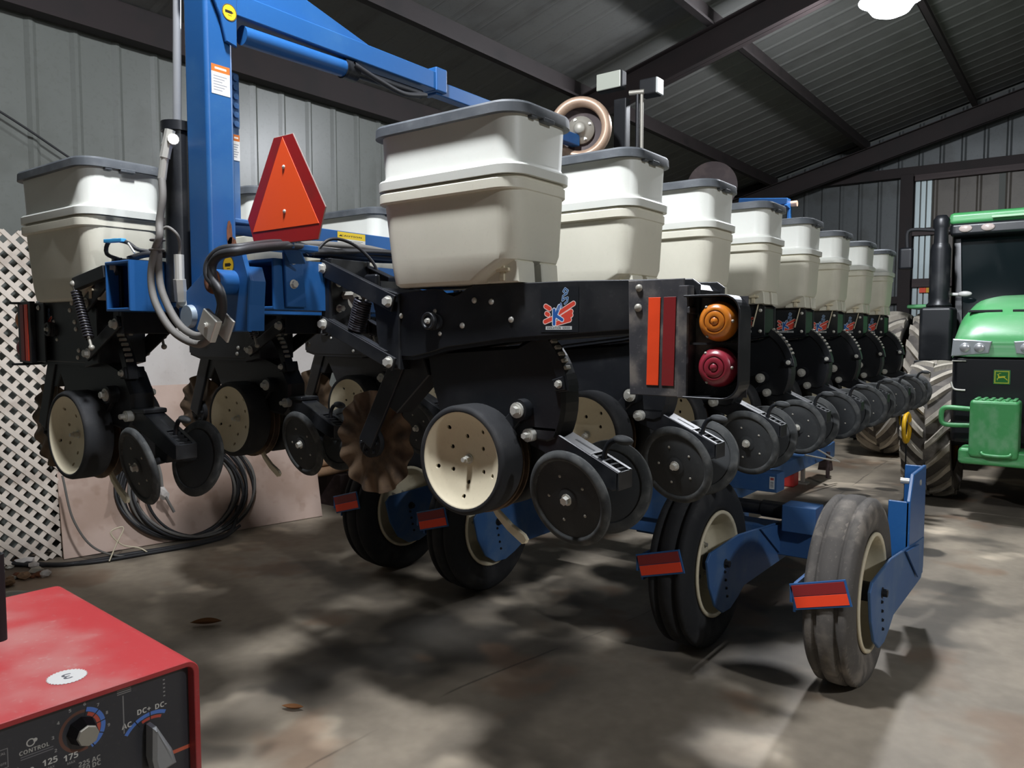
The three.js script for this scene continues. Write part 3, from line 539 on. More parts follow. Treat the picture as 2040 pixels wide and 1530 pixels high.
const cautionTex = canvasTex(128, 128, (c, w, h) => { c.fillStyle = '#e9c72c'; c.fillRect(0, 0, w, 64); c.fillStyle = '#dedcd2'; c.fillRect(0, 64, w, 64); c.fillStyle = '#2a2412'; c.font = 'bold 22px sans-serif'; c.textAlign = 'center'; c.fillText('CAUTION', 64, 42); c.beginPath(); c.moveTo(6, 44); c.lineTo(14, 26); c.lineTo(22, 44); c.fill(); c.fillRect(12, 78, 104, 3); c.fillRect(12, 88, 96, 3); c.fillRect(12, 98, 100, 3); });
part(FR, 'caution_label', new THREE.PlaneGeometry(0.16, 0.058).rotateY(PI / 2).translate(-2.6435, 2.015, -2.33), std(0xffffff, 0.5, 0, { map: cautionTex }));
// carriage
for (const z of [-4.62]) part(FR, 'carriage_beam', [box(-3.9, -0.82, 0.30, 0.46, z - 0.09, z + 0.09, 0.006)], M.blueDust, { uv: 1 });
part(FR, 'carriage_beam', [box(-2.95, -1.71, 0.505, 0.638, -5.46, -5.30, 0.005)], M.blueDust, { uv: 1 });
part(FR, 'beam_label', new THREE.PlaneGeometry(0.035, 0.085).translate(-1.745, 0.572, -5.298), std(0xffffff, 0.5, 0, { map: canvasTex(64, 128, (c) => { c.fillStyle = '#e6e6e2'; c.fillRect(0, 0, 64, 128); c.fillStyle = '#b8544a'; c.fillRect(10, 10, 44, 26); c.fillStyle = '#5a6068'; for (let i = 0; i < 5; i++) c.fillRect(10, 52 + i * 13, 40, 6); }) }));
part(FR, 'riser', box(-2.55, -2.1, 0.4, 0.75, -5.0, -4.5, 0.01), M.blueDust, { uv: 1 });
part(FR, 'tongue', [box(-2.42, -2.24, 0.27, 0.41, -8.75, -4.6, 0.006), box(-2.40, -2.26, 0.24, 0.41, -8.95, -8.70, 0.01)], M.blueDust, { uv: 1 });
const hit = part(FR, 'hitch', [plateZ([[-2.4, 0.1], [-2.26, 0.1], [-2.28, 0.24], [-2.38, 0.24]], -8.9, -8.8, 0.006), rod(V(-2.2, 0.08, -8.45), V(-2.2, 0.36, -8.45), 0.02)], M.steelDark);
part(FR, 'jack_stand', [box(-2.46, -2.42, 0.02, 0.38, -8.42, -8.38), box(-2.5, -2.38, 0, 0.02, -8.46, -8.34)], M.zincDull);
for (const [a, b] of [[V(-2.22, 0.42, -7.7), V(-2.1, 0.26, -8.5)], [V(-2.22, 0.43, -8.1), V(-2.12, 0.24, -8.6)], [V(-2.05, 0.69, -5.35), V(-1.95, 0.635, -5.34)]]) part(FR, 'stay_rod', rod(a, b, 0.008, 8), M.zinc);
const cyl = part(FR, 'hydraulic_cylinder', [rod(V(-2.3, 0.57, -4.55), V(-1.45, 0.56, -4.55), 0.042, 18), rod(V(-1.55, 0.561, -4.55), V(-1.42, 0.56, -4.55), 0.05, 18)], M.blackPaint, { uv: 2 });
part(FR, 'cylinder_bracket', box(-1.41, -1.22, 0.46, 0.615, -4.62, -4.46, 0.006), M.blueDust, { uv: 1 });
// wheel arms with teardrop plates and reflectors
const WX = [-0.86, -1.59, -3.05, -3.80];
function teardrop(px, up) {   // z,y outline of an arm plate: round foot at the hub, rising to the beam
  const c = [[-3.50, 0.52]];
  return [[-3.49, 0.50], [-3.53, 0.36], [-3.60, 0.25], [-3.70, 0.19], [-3.80, 0.185], [-3.90, 0.215], [-3.99, 0.255], [-4.72, 0.25], [-4.78, 0.30], [-4.78, 0.47], [-4.6, 0.485], [-3.9, 0.55], [-3.53, 0.535]];
}
WX.forEach((x, i) => {
  const px = x + 0.125;
  const arm = part(FR, 'wheel_arm', [plateX(teardrop().map(([z, y]) => [z, y]).reverse(), px, px + 0.014, 0.003), plateX(teardrop().reverse(), x - 0.14, x - 0.126, 0.003)], M.blueDust, { uv: 1 });
  part(arm, 'gusset', [plateX([[-4.2, 0.52], [-4.55, 0.48], [-4.55, 0.30]], px + 0.02, px + 0.028, 0.002)], M.blueDust);
  part(arm, 'arm_bolt', [...boltX(px + 0.014, 0.44, -3.72, 0.018, 0.02), ...[0, 1, 2, 3].flatMap((k) => boltX(px + 0.014, 0.40 - k * 0.045, -3.71 - k * 0.012, 0.006, 0.005))], M.blackDull);
  if (i === 0) {
    part(FR, 'upright', [plateX([[-4.36, 0.26], [-4.36, 0.74], [-4.44, 0.87], [-4.80, 0.87], [-4.80, 0.26]], -0.745, -0.725, 0.004), box(-0.83, -0.73, 0.28, 0.735, -4.38, -4.36, 0.004), box(-0.83, -0.73, 0.28, 0.865, -4.80, -4.78, 0.004)], M.blue, { uv: 1 });
    part(FR, 'upright_pin', [rod(V(-0.82, 0.80, -4.62), V(-0.72, 0.80, -4.62), 0.016)], M.zinc);
  }
  const rx0 = x - 0.125, rx1 = x + 0.10, rz = -3.285;
  const roll = (g) => g.translate(-(rx0 + rx1) / 2, -0.51, 0).rotateZ(0.27).translate((rx0 + rx1) / 2, 0.515, 0);
  const rb = part(FR, 'reflector_bracket', [roll(plateZ([[rx0 - 0.005, 0.455], [rx1 + 0.004, 0.455], [rx1 + 0.004, 0.567], [rx0 - 0.005, 0.567]], rz - 0.008, rz, 0.002)), box(rx0 - 0.012, rx0, 0.46, 0.53, rz - 0.26, rz, 0.002), box(x - 0.14, x - 0.128, 0.40, 0.53, rz - 0.32, rz - 0.06, 0.002)], M.blue, { uv: 1 });
  part(rb, 'reflector', roll(plateZ([[rx0 + 0.003, 0.513], [rx1 - 0.004, 0.513], [rx1 - 0.004, 0.56], [rx0 + 0.003, 0.56]], rz, rz + 0.003, 0.0005)), M.reflRed, { label: 'dull red reflective strip' });
  part(rb, 'reflector', roll(plateZ([[rx0 + 0.003, 0.464], [rx1 - 0.004, 0.464], [rx1 - 0.004, 0.510], [rx0 + 0.003, 0.510]], rz, rz + 0.003, 0.0005)), M.reflBright, { label: 'bright orange-red reflective strip' });
});
// transport wheels
const TT = latheX([[0.262, -0.085], [0.30, -0.098], [0.36, -0.106], [0.395, -0.098], [0.412, -0.086], [0.422, -0.078], [0.424, -0.056], [0.408, -0.050], [0.408, -0.036], [0.428, -0.030], [0.43, 0], [0.428, 0.030], [0.408, 0.036], [0.408, 0.050], [0.424, 0.056], [0.422, 0.078], [0.412, 0.086], [0.395, 0.098], [0.36, 0.106], [0.30, 0.098], [0.262, 0.085], [0.25, 0.0], [0.262, -0.085]], 72);
const RIMG = latheX([[0.262, 0.086], [0.272, 0.092], [0.27, 0.102], [0.258, 0.104], [0.25, 0.095], [0.243, 0.06], [0.232, 0.0], [0.215, -0.03], [0.18, -0.035], [0.12, -0.01], [0.09, 0.005], [0, 0.005], [0, -0.012], [0.10, -0.012], [0.2, -0.05], [0.225, -0.06], [0.24, -0.08], [0.262, -0.1], [0.262, 0.088]], 48);
const wheelLabel = ['grey dusty ribbed tyre standing beside the blue upright', 'dark ribbed tyre on a cream rim under the second row unit', 'dark ribbed tyre behind the blue teardrop arm under the first row unit', 'dark ribbed tyre on the lattice side of the carriage'];
WX.forEach((x, i) => {
  const t = thing('transport_wheel', wheelLabel[i], 'wheel', [x, 0, -3.73], 'transport wheels of the planter');
  bases.set(t, [0, 0, 0]);
  const g = (q) => q.clone().translate(0, 0.43, 0);
  part(t, 'tyre', g(TT), i === 0 ? M.tyreDust : M.rubber, { uv: 1.5 });
  const rim = part(t, 'rim', g(RIMG), M.rim, { uv: 2 });
  part(rim, 'lug_nut', Array.from({ length: 6 }, (_, k) => boltX(0.0, 0.43 + 0.085 * Math.sin(k * PI / 3), 0.085 * Math.cos(k * PI / 3), 0.011, 0.016)).flat(), M.zincDull);
  part(t, 'hub', [rod(V(0.03, 0.43, 0), V(0.12, 0.43, 0), 0.045, 18), rod(V(-0.13, 0.43, 0), V(0.0, 0.43, 0), 0.045, 18)], M.blackDull);
});

// ------------------------------------------------------------------ row marker: upright post with folded arm, lift cylinder and hoses
const MK = thing('row_marker', 'blue upright row marker post with a long blue arm folded over the hoppers', 'row marker', [-2.6, 1.6, -1.6]);
const base = [[-2.751, 1.729], [-2.75, 1.617], [-2.638, 1.607], [-2.315, 1.607], [-2.311, 1.699], [-2.30, 1.781], [-2.345, 1.894], [-2.36, 1.905], [-2.40, 1.909], [-2.462, 1.886], [-2.555, 1.837]];
const bp = part(MK, 'base_plate', [plateZ(base, -1.59, -1.572, 0.004), plateZ([[-2.751, 1.729], [-2.75, 1.617], [-2.62, 1.617], [-2.62, 1.80]], -1.75, -1.732, 0.004), plateZ([[-2.335, 1.61], [-2.315, 1.61], [-2.311, 1.699], [-2.302, 1.78], [-2.32, 1.83], [-2.335, 1.83]], -1.64, -1.575, 0.003), box(-2.75, -2.6, 1.607, 1.64, -1.745, -1.58, 0.004)], M.blue, { uv: 1 });
part(bp, 'pin', [new THREE.CylinderGeometry(0.04, 0.043, 0.02, 22).rotateX(PI / 2).translate(-2.665, 1.664, -1.562)], std(0x9aa6b0, 0.5, 0.3));
const bush = part(MK, 'pivot_bush', [rod(V(-2.40, 1.777, -1.58), V(-2.40, 1.777, -1.50), 0.043, 20)], M.blue, { uv: 1 });
part(bush, 'worn_end', [latheZ([[0.016, 0], [0.041, 0], [0.042, 0.006], [0.038, 0.014], [0.018, 0.014], [0.016, 0]].reverse(), 20).translate(-2.40, 1.777, -1.502)], M.rust);
M.warnDisc = std(0xffffff, 0.5, 0, { map: canvasTex(64, 64, (c) => { c.fillStyle = '#f2bd1e'; c.fillRect(0, 0, 64, 64); c.strokeStyle = '#3b2f10'; c.lineWidth = 3; c.beginPath(); c.arc(32, 32, 30, 0, 7); c.stroke(); c.fillStyle = '#201a0c'; c.fillRect(13, 25, 30, 11); c.fillRect(40, 28, 8, 5); c.fillRect(24, 42, 18, 2); }) });
part(bp, 'warning_disc', new THREE.CircleGeometry(0.034, 24).translate(-2.42, 1.838, -1.5705), M.warnDisc, { label: 'round yellow warning sticker' });
const post = part(MK, 'post', box(-2.722, -2.578, 1.62, 2.98, -1.715, -1.602, 0.016), M.blue, { uv: 1 });
const warnTex = canvasTex(96, 128, (c) => { c.fillStyle = '#e9e5de'; c.fillRect(0, 0, 96, 128); c.fillStyle = '#d0702a'; c.fillRect(0, 0, 96, 32); c.fillStyle = '#f2e6d8'; c.fillRect(18, 11, 60, 9); c.fillStyle = '#8b8d92'; for (let i = 0; i < 6; i++) c.fillRect(10, 48 + i * 12, 70 - (i % 3) * 12, 4); });
M.warn = std(0xffffff, 0.5, 0, { map: warnTex });
part(post, 'warning_label', new THREE.PlaneGeometry(0.075, 0.105).rotateY(PI / 2).translate(-2.577, 2.52, -1.66), M.warn, { label: 'orange and white warning label' });
part(post, 'rust_patch', [[-2.576, 1.97, -1.68, 0.012, 0.05], [-2.576, 1.93, -1.69, 0.02, 0.03]].map(([x, y, z, a, b]) => new THREE.CircleGeometry(1, 9).scale(a, b, 1).rotateY(PI / 2).translate(x + 0.0005, y, z)), M.rust);
part(MK, 'hinge_plate', [plateX([[-1.60, 3.0], [-1.60, 2.86], [-1.655, 2.74], [-1.675, 2.66], [-1.72, 2.65], [-1.725, 3.0]].reverse(), -2.575, -2.56, 0.003), plateX([[-1.60, 3.0], [-1.60, 2.86], [-1.655, 2.74], [-1.675, 2.66], [-1.72, 2.65], [-1.725, 3.0]].reverse(), -2.74, -2.725, 0.003)], M.blue, { uv: 1 });
part(MK, 'warning_disc', new THREE.CircleGeometry(0.03, 20).rotateY(PI / 2).translate(-2.5585, 2.765, -1.69), M.warnDisc, { label: 'round yellow warning sticker high on the hinge' });
part(MK, 'arm', [box(-2.70, -2.585, 2.775, 2.86, -2.87, -1.72, 0.006), plateX([[-1.75, 2.86], [-2.45, 2.86], [-2.40, 2.875], [-1.95, 2.985], [-1.75, 3.0]], -2.635, -2.61, 0.003)], M.blue, { uv: 1 });
part(MK, 'arm_end', [box(-2.705, -2.58, 2.77, 2.885, -2.9, -2.82, 0.008)], M.blue, { uv: 1 });
part(MK, 'outer_arm', [box(-2.66, -2.60, 2.76, 2.83, -4.15, -2.84, 0.006)], M.blue, { uv: 1 });
const ac = part(MK, 'arm_cylinder', [rod(V(-2.62, 2.725, -1.78), V(-2.62, 2.735, -2.28), 0.036, 18)], M.blue, { uv: 1 });
part(ac, 'piston', [rod(V(-2.62, 2.735, -2.27), V(-2.62, 2.735, -2.34), 0.042, 18), rod(V(-2.62, 2.735, -2.3), V(-2.62, 2.74, -2.75), 0.022, 12)], M.blackPaint);
part(ac, 'arm_hose', [hose([[-2.58, 2.75, -2.3], [-2.575, 2.715, -2.45], [-2.58, 2.70, -2.6], [-2.585, 2.73, -2.75]], 0.012)], M.hoseBlack);
// lift cylinder beside the post
const lc = part(MK, 'lift_cylinder', [rod(V(-2.812, 1.72, -1.62), V(-2.808, 2.36, -1.62), 0.052, 24), rod(V(-2.808, 2.36, -1.62), V(-2.8078, 2.395, -1.62), 0.059, 24), rod(V(-2.812, 1.70, -1.62), V(-2.78, 1.62, -1.62), 0.03, 14)], M.blackPaint, { uv: 2 });
part(lc, 'rod', rod(V(-2.808, 2.39, -1.62), V(-2.78, 2.95, -1.62), 0.0155, 14), M.chrome);
for (const g of [rod(V(-2.80, 2.30, -1.57), V(-2.68, 2.30, -1.53), 0.02, 12), rod(V(-2.70, 2.335, -1.53), V(-2.715, 2.235, -1.515), 0.018, 6), rod(V(-2.715, 2.24, -1.515), V(-2.73, 2.16, -1.51), 0.015, 12), rod(V(-2.70, 1.89, -1.55), V(-2.70, 1.79, -1.55), 0.018, 12), rod(V(-2.70, 1.80, -1.55), V(-2.71, 1.72, -1.56), 0.022, 6), rod(V(-2.70, 1.72, -1.56), V(-2.78, 1.71, -1.60), 0.02, 8)]) part(lc, 'fitting', creased(g, 0.4), M.zinc);
const H1 = [[-2.53, 2.178], [-2.605, 2.066], [-2.702, 1.951], [-2.739, 1.900], [-2.768, 1.829], [-2.765, 1.756], [-2.727, 1.691], [-2.629, 1.609], [-2.501, 1.567], [-2.44, 1.567], [-2.38, 1.595]];
part(MK, 'hydraulic_hose', [hose([[-2.73, 2.17, -1.51], [-2.71, 2.09, -1.5], [-2.72, 2.0, -1.49], ...H1.slice(2).map(([x, y]) => [x, y, -1.48])], 0.0135, 60)], M.hose);
part(MK, 'hydraulic_hose', [hose([[-2.72, 2.02, -1.5], [-2.745, 1.93, -1.5], [-2.747, 1.793, -1.5], [-2.710, 1.719, -1.5], [-2.613, 1.627, -1.5], [-2.502, 1.592, -1.5], [-2.439, 1.603, -1.5], [-2.386, 1.63, -1.5]], 0.0135, 60)], M.hose);
part(MK, 'hydraulic_hose', [hose([[-2.374, 1.642, -1.5], [-2.325, 1.69, -1.485], [-2.31, 1.74, -1.468], [-2.352, 1.784, -1.468], [-2.358, 1.826, -1.47], [-2.32, 1.855, -1.47], [-2.25, 1.868, -1.49], [-2.27, 1.90, -1.65], [-2.30, 1.915, -1.78], [-2.38, 1.91, -1.9]], 0.0155, 60), hose([[-2.39, 1.66, -1.51], [-2.345, 1.705, -1.49], [-2.335, 1.755, -1.466], [-2.378, 1.795, -1.466], [-2.385, 1.84, -1.475], [-2.34, 1.878, -1.49], [-2.28, 1.888, -1.53], [-2.32, 1.92, -1.7], [-2.42, 1.925, -1.9]], 0.0135, 60)], M.hoseBlack);
part(MK, 'hydraulic_hose', [hose([[-2.715, 1.98, -1.5], [-2.70, 1.985, -1.51], [-2.675, 1.96, -1.53], [-2.69, 1.92, -1.55], [-2.70, 1.88, -1.55]], 0.006, 30)], M.hose);
part(MK, 'hose_clamp', [box(-0.045, 0.045, -0.042, 0.042, -0.012, 0.012, 0.004).rotateZ(-0.55).translate(-2.385, 1.628, -1.472), box(-0.045, 0.045, -0.042, 0.042, -0.004, 0.004, 0.002).rotateZ(-0.55).translate(-2.385, 1.628, -1.528), ...boltZ(-2.385, 1.628, -1.46, 0.008, 0.006)], M.zinc);
part(MK, 'hose_tie', [new THREE.TorusGeometry(0.022, 0.004, 6, 16).rotateX(PI / 2).scale(1.3, 1, 1).translate(-2.742, 1.905, -1.49), new THREE.TorusGeometry(0.022, 0.004, 6, 16).rotateX(PI / 2).scale(1.3, 1, 1).translate(-2.735, 1.94, -1.49)], M.hose);
// second, slimmer lift arm behind the post
const L2 = thing('marker_lift_arm', 'slim blue perforated strut standing behind the marker post', 'strut', [-2.75, 1.99, -1.81]);
part(L2, 'strut', [box(-2.768, -2.728, 2.03, 2.60, -1.835, -1.80, 0.006), box(-2.775, -2.725, 2.40, 2.62, -1.84, -1.79, 0.012)], M.blueDust, { uv: 1 });
for (let k = 0; k < 6; k++) part(L2, 'lug', rod(V(-2.73, 2.42 + k * 0.035, -1.815), V(-2.715, 2.42 + k * 0.035, -1.815), 0.012, 10), M.blueDust);
part(L2, 'foot', [box(-2.80, -2.69, 2.03, 2.05, -1.88, -1.77, 0.006), rod(V(-2.74, 2.02, -1.80), V(-2.70, 2.01, -2.02), 0.028, 12)], M.blueDust, { uv: 1 });
part(L2, 'warning_label', new THREE.PlaneGeometry(0.03, 0.1).rotateY(PI / 2).translate(-2.7265, 2.33, -1.818), M.warn);
// marker disc at the end of the outer arm
const MD = thing('marker_disc', 'rusty tan ring-banded marker disc hanging behind the first hopper', 'disc', [-2.6, 2.7, -4.2]);
{
  const tr = (g) => g.rotateY(0.42).translate(-2.6, 2.865, -4.15);
  part(MD, 'depth_band', tr(latheZ(Array.from({ length: 13 }, (_, i) => { const a = i / 12 * 2 * PI; return [0.165 + 0.032 * Math.cos(a), 0.045 * Math.sin(a)]; }), 48)), M.marker, { uv: 2 });
  part(MD, 'disc', tr(latheZ([[0, -0.05], [0.1, -0.05], [0.165, -0.03], [0.165, -0.024], [0.1, -0.044], [0, -0.044]].reverse(), 40)), M.steelDark, { uv: 2 });
  const hub = part(MD, 'hub', [tr(latheZ([[0, 0.04], [0.03, 0.04], [0.034, 0.02], [0.05, 0.0], [0.085, -0.02], [0.088, -0.045], [0, -0.045]].reverse(), 28))], M.zincDull);
  part(hub, 'bolt', [0, 1, 2, 3].map((i) => tr(merge(boltZ(0.066 * Math.cos(i * PI / 2 + 0.5), 0.066 * Math.sin(i * PI / 2 + 0.5), -0.012, 0.008, 0.012)))), M.zinc);
}
const MD2 = thing('marker_disc', 'dark brown smooth marker disc standing above the third hopper', 'disc', [-2.55, 2.6, -6.2]);
part(MD2, 'disc', latheZ([[0, -0.02], [0.12, -0.012], [0.2, 0.008], [0.2, 0.014], [0.12, -0.006], [0, -0.014]].reverse(), 40).rotateY(0.35).translate(-2.55, 2.80, -6.1), M.steelDark, { uv: 2 });
part(MD2, 'stem', [bar(V(-2.55, 2.80, -6.12), V(-2.6, 1.95, -6.3), 0.04, 0.03)], M.blue);
// far marker head
const FM = thing('far_marker', 'light blue marker bracket standing above the fourth hopper', 'row marker', [-2.5, 1.88, -7.4]);
part(FM, 'post', box(-2.56, -2.46, 1.88, 2.80, -7.6, -7.5, 0.01), M.blue, { uv: 1 });
part(FM, 'bracket', [bar(V(-2.88, 2.91, -7.6), V(-2.40, 2.865, -7.6), 0.10, 0.06, 0.006), plateX([[-7.68, 2.875], [-7.68, 2.66], [-7.6, 2.66], [-7.62, 2.80], [-7.5, 2.82]], -2.42, -2.395, 0.003)], M.blue, { uv: 1 });
part(FM, 'pin', [rod(V(-2.42, 2.85, -7.66), V(-2.34, 2.85, -7.66), 0.028), rod(V(-2.42, 2.69, -7.66), V(-2.35, 2.69, -7.66), 0.022)], std(0xc8a48c, 0.5));

// work lamps on a pole
const WL = thing('work_light_mast', 'black mast with two rectangular work lights behind the second hopper', 'work light', [-2.5, 1.9, -4.45]);
part(WL, 'mast', [box(-2.53, -2.44, 1.88, 3.10, -4.50, -4.44, 0.006), rod(V(-2.40, 1.9, -4.52), V(-2.40, 3.14, -4.52), 0.012, 10)], M.blackPaint, { uv: 1 });
part(WL, 'stay_rod', [rod(V(-2.37, 1.9, -4.53), V(-2.375, 3.13, -4.53), 0.011, 10), rod(V(-2.45, 3.14, -4.5), V(-2.36, 3.14, -4.53), 0.016, 8), rod(V(-2.62, 2.9, -4.42), V(-2.62, 3.02, -4.42), 0.012, 8)], M.zincDull);
const wl1 = part(WL, 'lamp_housing', [new RoundedBoxGeometry(0.185, 0.115, 0.07, 2, 0.012).translate(-2.535, 3.205, -4.42)], M.blackDull);
part(wl1, 'lens', [new RoundedBoxGeometry(0.175, 0.105, 0.012, 2, 0.006).translate(-2.535, 3.205, -4.383)], new THREE.MeshPhysicalMaterial({ color: 0xb9bdb0, roughness: 0.25, clearcoat: 1, clearcoatRoughness: 0.05 }));
const wl2 = part(WL, 'lamp_housing', [new RoundedBoxGeometry(0.12, 0.105, 0.10, 2, 0.012).translate(-2.36, 3.185, -4.62)], M.blackDull);
part(wl2, 'lens', [new RoundedBoxGeometry(0.012, 0.1, 0.095, 2, 0.005).translate(-2.296, 3.185, -4.62)], std(0xb9bcb8, 0.3));

// hose bundles lying on the rear toolbar
for (let k = 0; k < 6; k++) {
  const x = -2.43 - 0.028 * k, pts = [];
  for (let i = 0; i < 12; i++) pts.push([x + rr(-0.015, 0.015), 1.905 + rr(0, 0.05) + (k % 3) * 0.012, -1.92 - i * 0.42]);
  solo('hose_line', 'dark hydraulic hose lying along the top of the rear toolbar', 'hose', hose(pts, rr(0.011, 0.017), 90, 7), k % 3 === 2 ? M.hose : M.hoseBlack, [x, 1.89, -4.2], 'hoses on the rear toolbar');
}
solo('hose_loop', 'thin black hose looping up beside the first upper link', 'hose', hose([[-2.44, 1.9, -1.95], [-2.42, 1.97, -2.02], [-2.40, 1.96, -2.12], [-2.36, 1.88, -2.2], [-2.35, 1.80, -2.22]], 0.0065, 40), M.hoseBlack, [-2.4, 1.8, -2.1]);
{ // tied hose ends with a blue handle on the front toolbar
  const t = thing('coupler_hose', 'short black hose end with a bright blue tag on the front toolbar', 'hose', [-2.96, 1.875, -1.55]);
  part(t, 'hose', [hose([[-3.03, 1.885, -1.5], [-3.10, 1.915, -1.48], [-3.08, 1.955, -1.48], [-2.98, 1.95, -1.5], [-2.93, 1.92, -1.52], [-2.88, 1.91, -1.6], [-2.84, 1.86, -1.7]], 0.008, 40), hose([[-2.97, 1.885, -1.5], [-2.9, 1.905, -1.55], [-2.84, 1.885, -1.65], [-2.82, 1.80, -1.72]], 0.013, 30)], M.hoseBlack);
  part(t, 'tag', bar(V(-3.08, 1.958, -1.47), V(-2.98, 1.957, -1.49), 0.024, 0.014), std(0x3f9fd6, 0.5));
  part(t, 'clip', bar(V(-2.95, 1.945, -1.49), V(-2.92, 1.905, -1.5), 0.008, 0.008), M.zinc);
}

// ------------------------------------------------------------------ slow-moving-vehicle sign
{
  const t = thing('warning_triangle_sign', 'orange triangle sign with dark red border on a blue bracket', 'sign', [-2.3, 1.68, -1.74]);
  const hexa = [[-2.354, 2.292], [-2.247, 2.292], [-2.080, 2.025], [-2.120, 1.921], [-2.478, 1.921], [-2.518, 2.022]];
  part(t, 'panel', plateZ([...hexa].reverse(), -1.7235, -1.72, 0.0008), M.smvRed, { uv: 2 });
  part(t, 'triangle', plateZ([[-2.303, 2.288], [-2.113, 1.974], [-2.487, 1.972]].reverse(), -1.72, -1.7185, 0.0003), M.smvOrange);
  part(t, 'edge', [0, 1, 2, 3, 4, 5].map((i) => { const a = hexa[i], b = hexa[(i + 1) % 6]; return rod(V(a[0], a[1], -1.7225), V(b[0], b[1], -1.7225), 0.0022, 6); }), std(0x8f7e76, 0.6));
  for (const y of [2.184, 2.03]) part(t, 'bolt', [domeZ(-2.298, y, -1.7185, 0.0075)], M.zinc);
  part(t, 'bracket', [box(-2.33, -2.27, 1.90, 2.20, -1.738, -1.7245, 0.003), bar(V(-2.30, 1.93, -1.735), V(-2.36, 1.86, -1.82), 0.06, 0.01), plateX([[-1.79, 1.94], [-1.87, 1.94], [-1.89, 1.70], [-1.80, 1.70]].reverse(), -2.418, -2.402, 0.003), box(-2.42, -2.29, 1.90, 1.92, -1.86, -1.735, 0.003)], M.blue, { uv: 1 });
  for (const y of [1.875, 1.785]) part(t, 'bracket_bolt', boltX(-2.402, y, -1.83, 0.013, 0.012), M.zinc);
}

// ------------------------------------------------------------------ lamp panels at the ends of the planter
M.amber = new THREE.MeshPhysicalMaterial({ color: 0xd07a24, roughness: 0.3, clearcoat: 0.6, clearcoatRoughness: 0.25 });
M.redLens = new THREE.MeshPhysicalMaterial({ color: 0x8e2434, roughness: 0.32, clearcoat: 0.6, clearcoatRoughness: 0.3 });
function lampLens(x, y, z) {   // ringed dome, axis z
  return latheZ([[0.052, 0], [0.054, 0.004], [0.0525, 0.014], [0.047, 0.027], [0.038, 0.036], [0.030, 0.039], [0.029, 0.035], [0.0275, 0.035], [0.0265, 0.0395], [0.014, 0.0415], [0.0125, 0.0375], [0.011, 0.0375], [0.009, 0.0425], [0, 0.044]].reverse(), 40).translate(x, y, z);
}
function lampPanel(label, px0, px1, py0, py1, zf, lx, side, strips, base) {
  const t = thing('tail_light_panel', label, 'light panel', base);
  const s = side;
  const pl = part(t, 'panel', [plateZ([[px0, py1], [px0 + 0.008, py0], [px1, py0], [px1, py1]].sort(() => 0), zf - 0.006, zf, 0.002)], M.dustPanel, { uv: 2 });
  part(pl, 'bolt', [domeZ(px0 + 0.035, py1 - 0.022, zf, 0.011), domeZ(px0 + 0.033, py1 - 0.078, zf, 0.012)], M.zincDull);
  strips.forEach(([a, b, y0, y1, m, lb]) => part(pl, 'reflector', plateZ([[a - 0.004, y0], [b - 0.004, y0], [b, y1], [a, y1]], zf, zf + 0.002, 0.0004), m, { label: lb }));
  part(t, 'channel', [box(px1 - 0.012, px1 + 0.016, py0 - 0.002, py1 - 0.02, zf - 0.004, zf + 0.012, 0.003), box(px1 + 0.012, px1 + 0.018, py0, py1 - 0.02, zf - 0.05, zf + 0.01, 0.002)], M.dustPanel, { uv: 2 });
  // guard loop round the lamps
  const w = 0.068, h0 = py0 + 0.0, h1 = py1 - 0.048, r = 0.05, x0 = px1 + 0.012, x1 = lx + w;
  const outer = [[x0, h0], [x1 - r, h0], ...arcPts(x1 - r, h0 + r, r, -PI / 2, 0, 8), ...arcPts(x1 - r, h1 - r, r, 0, PI / 2, 8), [x0, h1]];
  const inn = [[x0, h0 + 0.005], [x1 - r, h0 + 0.005], ...arcPts(x1 - r, h0 + r, r - 0.005, -PI / 2, 0, 8), ...arcPts(x1 - r, h1 - r, r - 0.005, 0, PI / 2, 8), [x0, h1 - 0.005]];
  part(t, 'guard', [plateZ([...outer, ...inn.reverse()], zf - 0.05, zf + 0.03, 0.001)], M.blackPaint, { uv: 2 });
  part(t, 'back_plate', [box(x0, x1 - 0.006, h0 + 0.004, h1 - 0.004, zf - 0.045, zf - 0.04, 0), box(x0, x0 + 0.012, h1 - 0.05, h1 - 0.03, zf - 0.04, zf + 0.012)], M.dustPanel, { uv: 2 });
  part(t, 'lamp_base', [rod(V(lx, 1.633, zf - 0.04), V(lx, 1.633, zf - 0.004), 0.054, 28), rod(V(lx - 0.002, 1.511, zf - 0.04), V(lx - 0.002, 1.511, zf - 0.004), 0.054, 28), box(x0, x1 - 0.01, 1.57, 1.576, zf - 0.02, zf + 0.0, 0)], M.blackDull);
  for (const [y, m, lb] of [[1.633, M.amber, 'round amber lens'], [1.511, M.redLens, 'round dark red lens']]) {
    const l = part(t, 'lens', lampLens(lx, y, zf - 0.004), m, { label: lb });
    part(l, 'screw', [2.2, 4.2, 0].map((a) => new THREE.SphereGeometry(0.0045, 8, 6).translate(lx + 0.046 * Math.cos(a), y + 0.046 * Math.sin(a), zf + 0.024)), M.zincDull);
  }
  return t;
}
lampPanel('dusty black panel with orange strip, amber lamp over red lamp, beside the first row unit', -1.078, -0.905, 1.425, 1.752, -1.985, -0.803, 1,
  [[-1.012, -0.975, 1.455, 1.702, M.orange, 'bright orange reflective strip'], [-0.965, -0.928, 1.455, 1.702, M.reflRed, 'dull red reflective strip']], [-0.95, 1.425, -1.985]);
